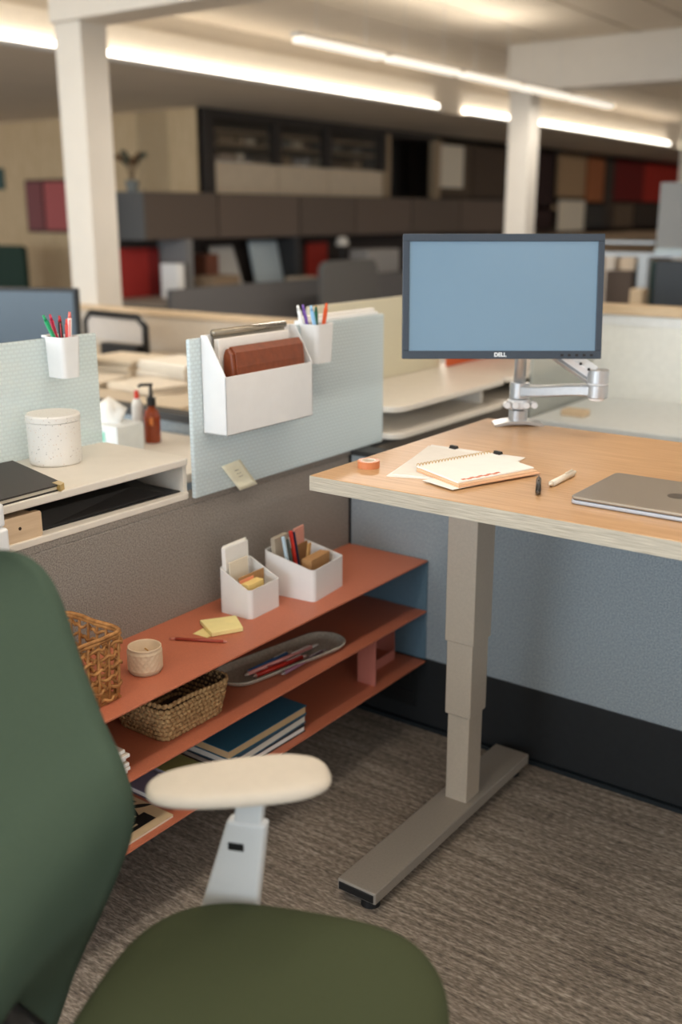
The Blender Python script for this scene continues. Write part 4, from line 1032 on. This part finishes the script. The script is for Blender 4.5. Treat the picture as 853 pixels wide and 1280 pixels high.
for px in (372, 238):
    y = AX(px, 330, FXC + .02).y
    single('support_post', 'dark support post under the cabinet row' if px == 372 else 'grey support post beside the red panels', 'post', MB().box(-5.23, FXC + .02, y - .04, y + .04, .75, 1.24 if px == 238 else 1.24), plain(40, 40, 42, .6) if px == 372 else plain(120, 118, 116, .6))
# red panels on the partition under the cabinets
for (xa, xb, c, l) in ((150, 187, (150, 36, 30), 'red pinboard panel beside the white column'), (187, 200, (120, 24, 22), 'dark red pinboard panel under the cabinets'), (385, 410, (160, 44, 32), 'small red panel behind the grey chair')):
    y0_ = AX(xa, 338, -5.2).y; y1_ = AX(xb, 338, -5.2).y
    single('pinboard', l, 'panel', MB().box(-5.24, -5.20, y0_, y1_, .75, 1.17), plain(*c, .8), bevel=.004)
# low dark screen in front and desk
t = thing('far_desk', 'long dark fronted desk below the overhead cabinets', 'desk', (-4.6, 6, 0))
BX('desk_top', plain(150, 138, 124, .6), t, -5.23, -4.42, 3.66, 10.4, .72, .75)
BX('leg_panel', plain(92, 90, 90, .75), t, -5.2, -4.5, 3.7, 3.74, 0, .72); BX('leg_panel', plain(92, 90, 90, .75), t, -5.2, -4.5, 10.3, 10.34, 0, .72)
single('desk_front_screen', 'long grey screen along the front of the far desk', 'screen', MB().box(-4.41, -4.36, 3.66, 10.4, 0, .87), plain(100, 98, 98, .75))
def at4(px, py, X=-4.8): return AX(px, py, X)
def far_box(name, label, cat, px0, px1, py0, py1, X, dx, m, bevel=.006, zb=None, tilt=0):
    y0_, y1_ = AX(px0, (py0 + py1) / 2, X).y, AX(px1, (py0 + py1) / 2, X).y; zt = AX(px0, py0, X).z; z0_ = .75 if zb is None else zb
    c = [(X - dx, y0_, z0_), (X, y0_, z0_), (X, y1_, z0_), (X - dx, y1_, z0_)]; d = [(x - tilt, y, zt) for x, y, z in c]
    return single(name, label, cat, MB().hexa(c + d), m, bevel=bevel)
far_box('binder', 'white binder standing beside the grey support post', 'binder', 222, 231, 330, 366, -4.8, .2, M_PAPER)
far_box('paper_stand', 'tilted white paper on a stand under the cabinets', 'paper', 277, 306, 308, 350, -5.03, .03, plain(176, 172, 166, .8), tilt=.15)
far_box('paper_stand', 'pale blue papers pinned under the cabinets', 'paper', 322, 356, 301, 336, -5.0, .03, plain(166, 178, 184, .8), tilt=.1)
far_box('carton', 'white carton on the far desk', 'box', 344, 366, 354, 377, -4.6, .18, plain(222, 224, 224, .7))
far_box('carton', 'tan carton heap on the far desk under the cabinets', 'box', 268, 300, 346, 366, -4.7, .25, plain(140, 118, 94, .8))
far_box('carton', 'brown box behind the tan carton on the far desk', 'box', 258, 274, 318, 350, -5.0, .18, plain(104, 60, 42, .8))
far_box('carton', 'beige box between the papers and the white carton', 'box', 373, 396, 347, 362, -4.55, .16, plain(176, 160, 140, .8))
far_box('desktop_computer', 'silver desktop computer with dark disc at the end of the far desk', 'computer', 460, 500, 312, 372, -4.6, .25, plain(150, 146, 142, .5), bevel=.02)
# grey chair
p0, p1 = AX(397, 345, -3.9), AX(466, 345, -3.9)
t = thing('grey_chair', 'grey fabric chair with rounded back at the far desk', 'chair', (-3.9, (p0.y + p1.y) / 2, 0))
zt = AX(430, 325, -3.9).z
MB().extrude([(-3.9, y, z) for y, z in rrect(p0.y, p1.y, .52, zt, .10, 5)], (.06, 0, 0)).build('backrest', fabric('grey_chair_fabric', (104, 102, 100), (86, 84, 82), 300, .3), t, bevel=.01)
BX('seat', bpy.data.materials['grey_chair_fabric'], t, -4.10, -3.82, p0.y + .05, p1.y - .05, .44, .52, .02)
MB().cyl((-3.96, (p0.y + p1.y) / 2, .05), (-3.96, (p0.y + p1.y) / 2, .45), .03, n=12).build('column', M_BLK, t)
for k in range(5):
    a = R(72 * k); MB().tube([(-3.96, (p0.y + p1.y) / 2, .06), (-3.96 + .28 * math.cos(a), (p0.y + p1.y) / 2 + .28 * math.sin(a), .025)], .022, 6).build('base_spoke', M_BLK, t)
# desk lamp
p = AX(428, 303, -4.80)
t = thing('desk_lamp', 'small white headed lamp standing on the far desk', 'lamp', (p.x, p.y, .75))
MB().cyl((p.x, p.y, .75), (p.x, p.y, p.z), .012, n=8).build('stem', M_BLK, t); MB().lathe([(0, -.03), (.07, -.03), (.05, .05), (0, .06)], (p.x, p.y, p.z), 16).build('shade', plain(206, 200, 190, .5), t)
MB().lathe([(0, 0), (.08, 0), (.08, .015), (0, .015)], (p.x, p.y, .75), 16).build('base', M_BLK, t)
# red picture, green chair, plant at the plywood wall
a, b = AY(31, 225, 5.38), AY(78, 291, 5.38)
t = thing('wall_picture', 'dark red two-panel picture hung on the plywood wall', 'picture', ((a.x + b.x) / 2, 5.38, b.z))
mid = AY(56, 250, 5.38).x
BX('frame', plain(70, 30, 28, .6), t, a.x, b.x + .25, 5.37, 5.40, b.z, a.z, .004)
BX('panel', plain(122, 48, 50, .5), t, a.x + .03, mid - .02, 5.362, 5.372, b.z + .03, a.z - .03); BX('panel', plain(176, 74, 72, .5), t, mid + .02, b.x + .22, 5.362, 5.372, b.z + .03, a.z - .03)
def far_chair(label, px0, px1, py0, Y, col):
    a, b = AY(px0, py0, Y), AY(px1, py0, Y); t = thing('side_chair', label, 'chair', ((a.x + b.x) / 2, Y, 0)); m_ = plain(*col, .8)
    MB().extrude([(x, Y, z) for x, z in rrect(a.x, b.x, .50, a.z, .06, 4)], (0, .06, 0)).build('backrest', m_, t, bevel=.01)
    BX('seat', m_, t, a.x, b.x, Y - .42, Y + .02, .43, .50, .02)
    for x in (a.x + .04, b.x - .04):
        for y in (Y - .38, Y): MB().cyl((x, y, 0), (x, y, .44), .015, n=8).build('leg', M_BLK, t)
far_chair('dark green side chair in front of the plywood wall', -20, 28, 306, 4.6, (34, 58, 46))
single('green_board', 'small dark green board on the plywood wall', 'board', MB().box(AY(-30, 212, 5.38).x, AY(3, 212, 5.38).x, 5.385, 5.40, AY(0, 237, 5.38).z, AY(0, 210, 5.38).z), plain(60, 84, 78, .7))
p = AX(178, 240, -5.05); zc_ = 1.635; py_ = 3.98
t = thing('potted_plant', 'small dried plant in a pot on top of the overhead cabinet', 'plant', (-5.08, py_, zc_))
MB().lathe([(0, 0), (.045, 0), (.06, .09), (.05, .09), (0, .07)], (-5.08, py_, zc_), 16).build('pot', plain(110, 112, 108, .6), t)
for k in range(11):
    a = k * 2.4; r = .03 + .010 * k; h = .16 + .018 * (k % 5)
    tip = Vector((-5.08 + r * math.cos(a), py_ + r * math.sin(a), zc_ + .07 + h))
    stp = MB().tube([(-5.08, py_, zc_ + .07), ((-5.08 + tip.x) / 2, (py_ + tip.y) / 2, zc_ + .08 + h * .6), tip], .003, 5).build('stem', plain(96, 74, 50, .8), t)
    MB().ellipsoid(tip, .042, .022, .030, (Vector((math.cos(a), math.sin(a), .4)).normalized(), Vector((-math.sin(a), math.cos(a), 0)), Vector((0, 0, 1))), 7, 5).build('seed_head', plain(104, 74, 46, .9) if k % 2 else plain(84, 82, 66, .9), t, smooth=True)
# right hand side clutter beyond the low wall
Yr = 4.2
a, b = AY(828, 228, Yr), AY(853, 318, Yr)
pz = AY(790, 318, Yr).z
t = thing('acoustic_screen', 'grey fabric acoustic screen standing on a far desk', 'screen', (a.x + .6, Yr, 1.2))
BX('panel', fabric('pale_grey_fabric', (150, 150, 148), (132, 132, 130), 300, .3), t, a.x, a.x + 1.4, Yr - .02, Yr + .02, pz + .03, a.z, .006)
BX('rail', plain(150, 158, 156, .4, .3), t, a.x, a.x + 1.4, Yr - .03, Yr + .03, pz + .0122, pz + .04)
rl = thing('metal_rack', 'grey metal rack with rails beyond the low white wall', 'rack', (-.8, Yr, 0))
xs0, xs1 = AY(735, 318, Yr).x, AY(853, 318, Yr).x + .6
BX('rail', plain(156, 160, 162, .4, .3), rl, xs0, xs1, Yr - .03, Yr + .03, pz - .012, pz + .012)
pz2 = AY(790, 303, Yr).z; BX('rail', plain(156, 160, 162, .4, .3), rl, xs0, a.x - .01, Yr - .015, Yr + .015, pz2 - .008, pz2 + .008)
for px in (742, 807): x = AY(px, 320, Yr).x; BX('upright', plain(156, 158, 158, .4, .3), rl, x - .03, x + .03, Yr - .031, Yr + .031, .73, pz)
BX('upright', plain(156, 158, 158, .4, .3), rl, xs1 - .05, xs1, Yr - .031, Yr + .031, .73, pz)
table('side_table', 'grey table beyond the low white wall carrying supply boxes', xs0, xs1 + .02, 3.95, 4.75, .73, plain(96, 90, 84, .6), M_STEELD)
def rbox(name, label, cat, px0, px1, py0, Y, dy, m, zb=.73, bevel=.006):
    a = AY(px0, py0, Y); b = AY(px1, py0, Y)
    return single(name, label, cat, MB().box(a.x, b.x, Y, Y + dy, zb, a.z), m, bevel=bevel)
rbox('dark_monitor', 'black monitor back below the acoustic screen', 'monitor', 820, 870, 325, 4.05, .06, plain(20, 22, 23, .4))
rbox('supply_box', 'cream supply box on the metal rack', 'box', 788, 804, 361, 4.02, .12, plain(196, 172, 140, .7))
rbox('supply_box', 'white supply box behind the rack upright', 'box', 776, 795, 322, 4.5, .1, plain(200, 180, 156, .7), .73)
rbox('supply_box', 'pale supply box at the left of the rack', 'box', 757, 770, 320, 4.5, .1, plain(190, 180, 168, .7), .73)
rbox('supply_box', 'brown supply box low on the rack', 'box', 758, 792, 338, 4.3, .12, plain(84, 70, 60, .8), .73)
rbox('dark_bag', 'dark bag slumped on the rack', 'bag', 794, 803, 330, 4.26, .04, plain(30, 28, 27, .7), .73, .03)
rbox('teal_crate', 'dark teal crate behind the black monitor', 'crate', 808, 823, 327, 4.35, .3, plain(52, 78, 74, .7), .73)
t = thing('far_counter', 'pale counter with stacked boxes at the foot of the far wall', 'counter', (-5.0, 13, 0))
BX('top', plain(176, 150, 122, .7), t, -5.5, -4.9, 11.0, 20, 1.10, 1.16); BX('front', plain(150, 128, 104, .7), t, -5.45, -4.95, 11.0, 20, 0, 1.10)
for i, (px0, px1, py0) in enumerate(((758, 770, 292), (775, 798, 291), (806, 830, 289))):
    y0_, y1_ = AX(px0, 300, -5.0).y, AX(px1, 300, -5.0).y
    single('storage_carton', ('tan storage carton beside the pillar end of the far counter', 'wide tan storage carton in the middle of the far counter', 'tan storage carton behind the acoustic screen')[i], 'box', MB().box(-5.4, -5.0, y0_, y1_, 1.16, AX(px0, py0, -5.0).z), plain(182, 154, 124, .7), bevel=.01)
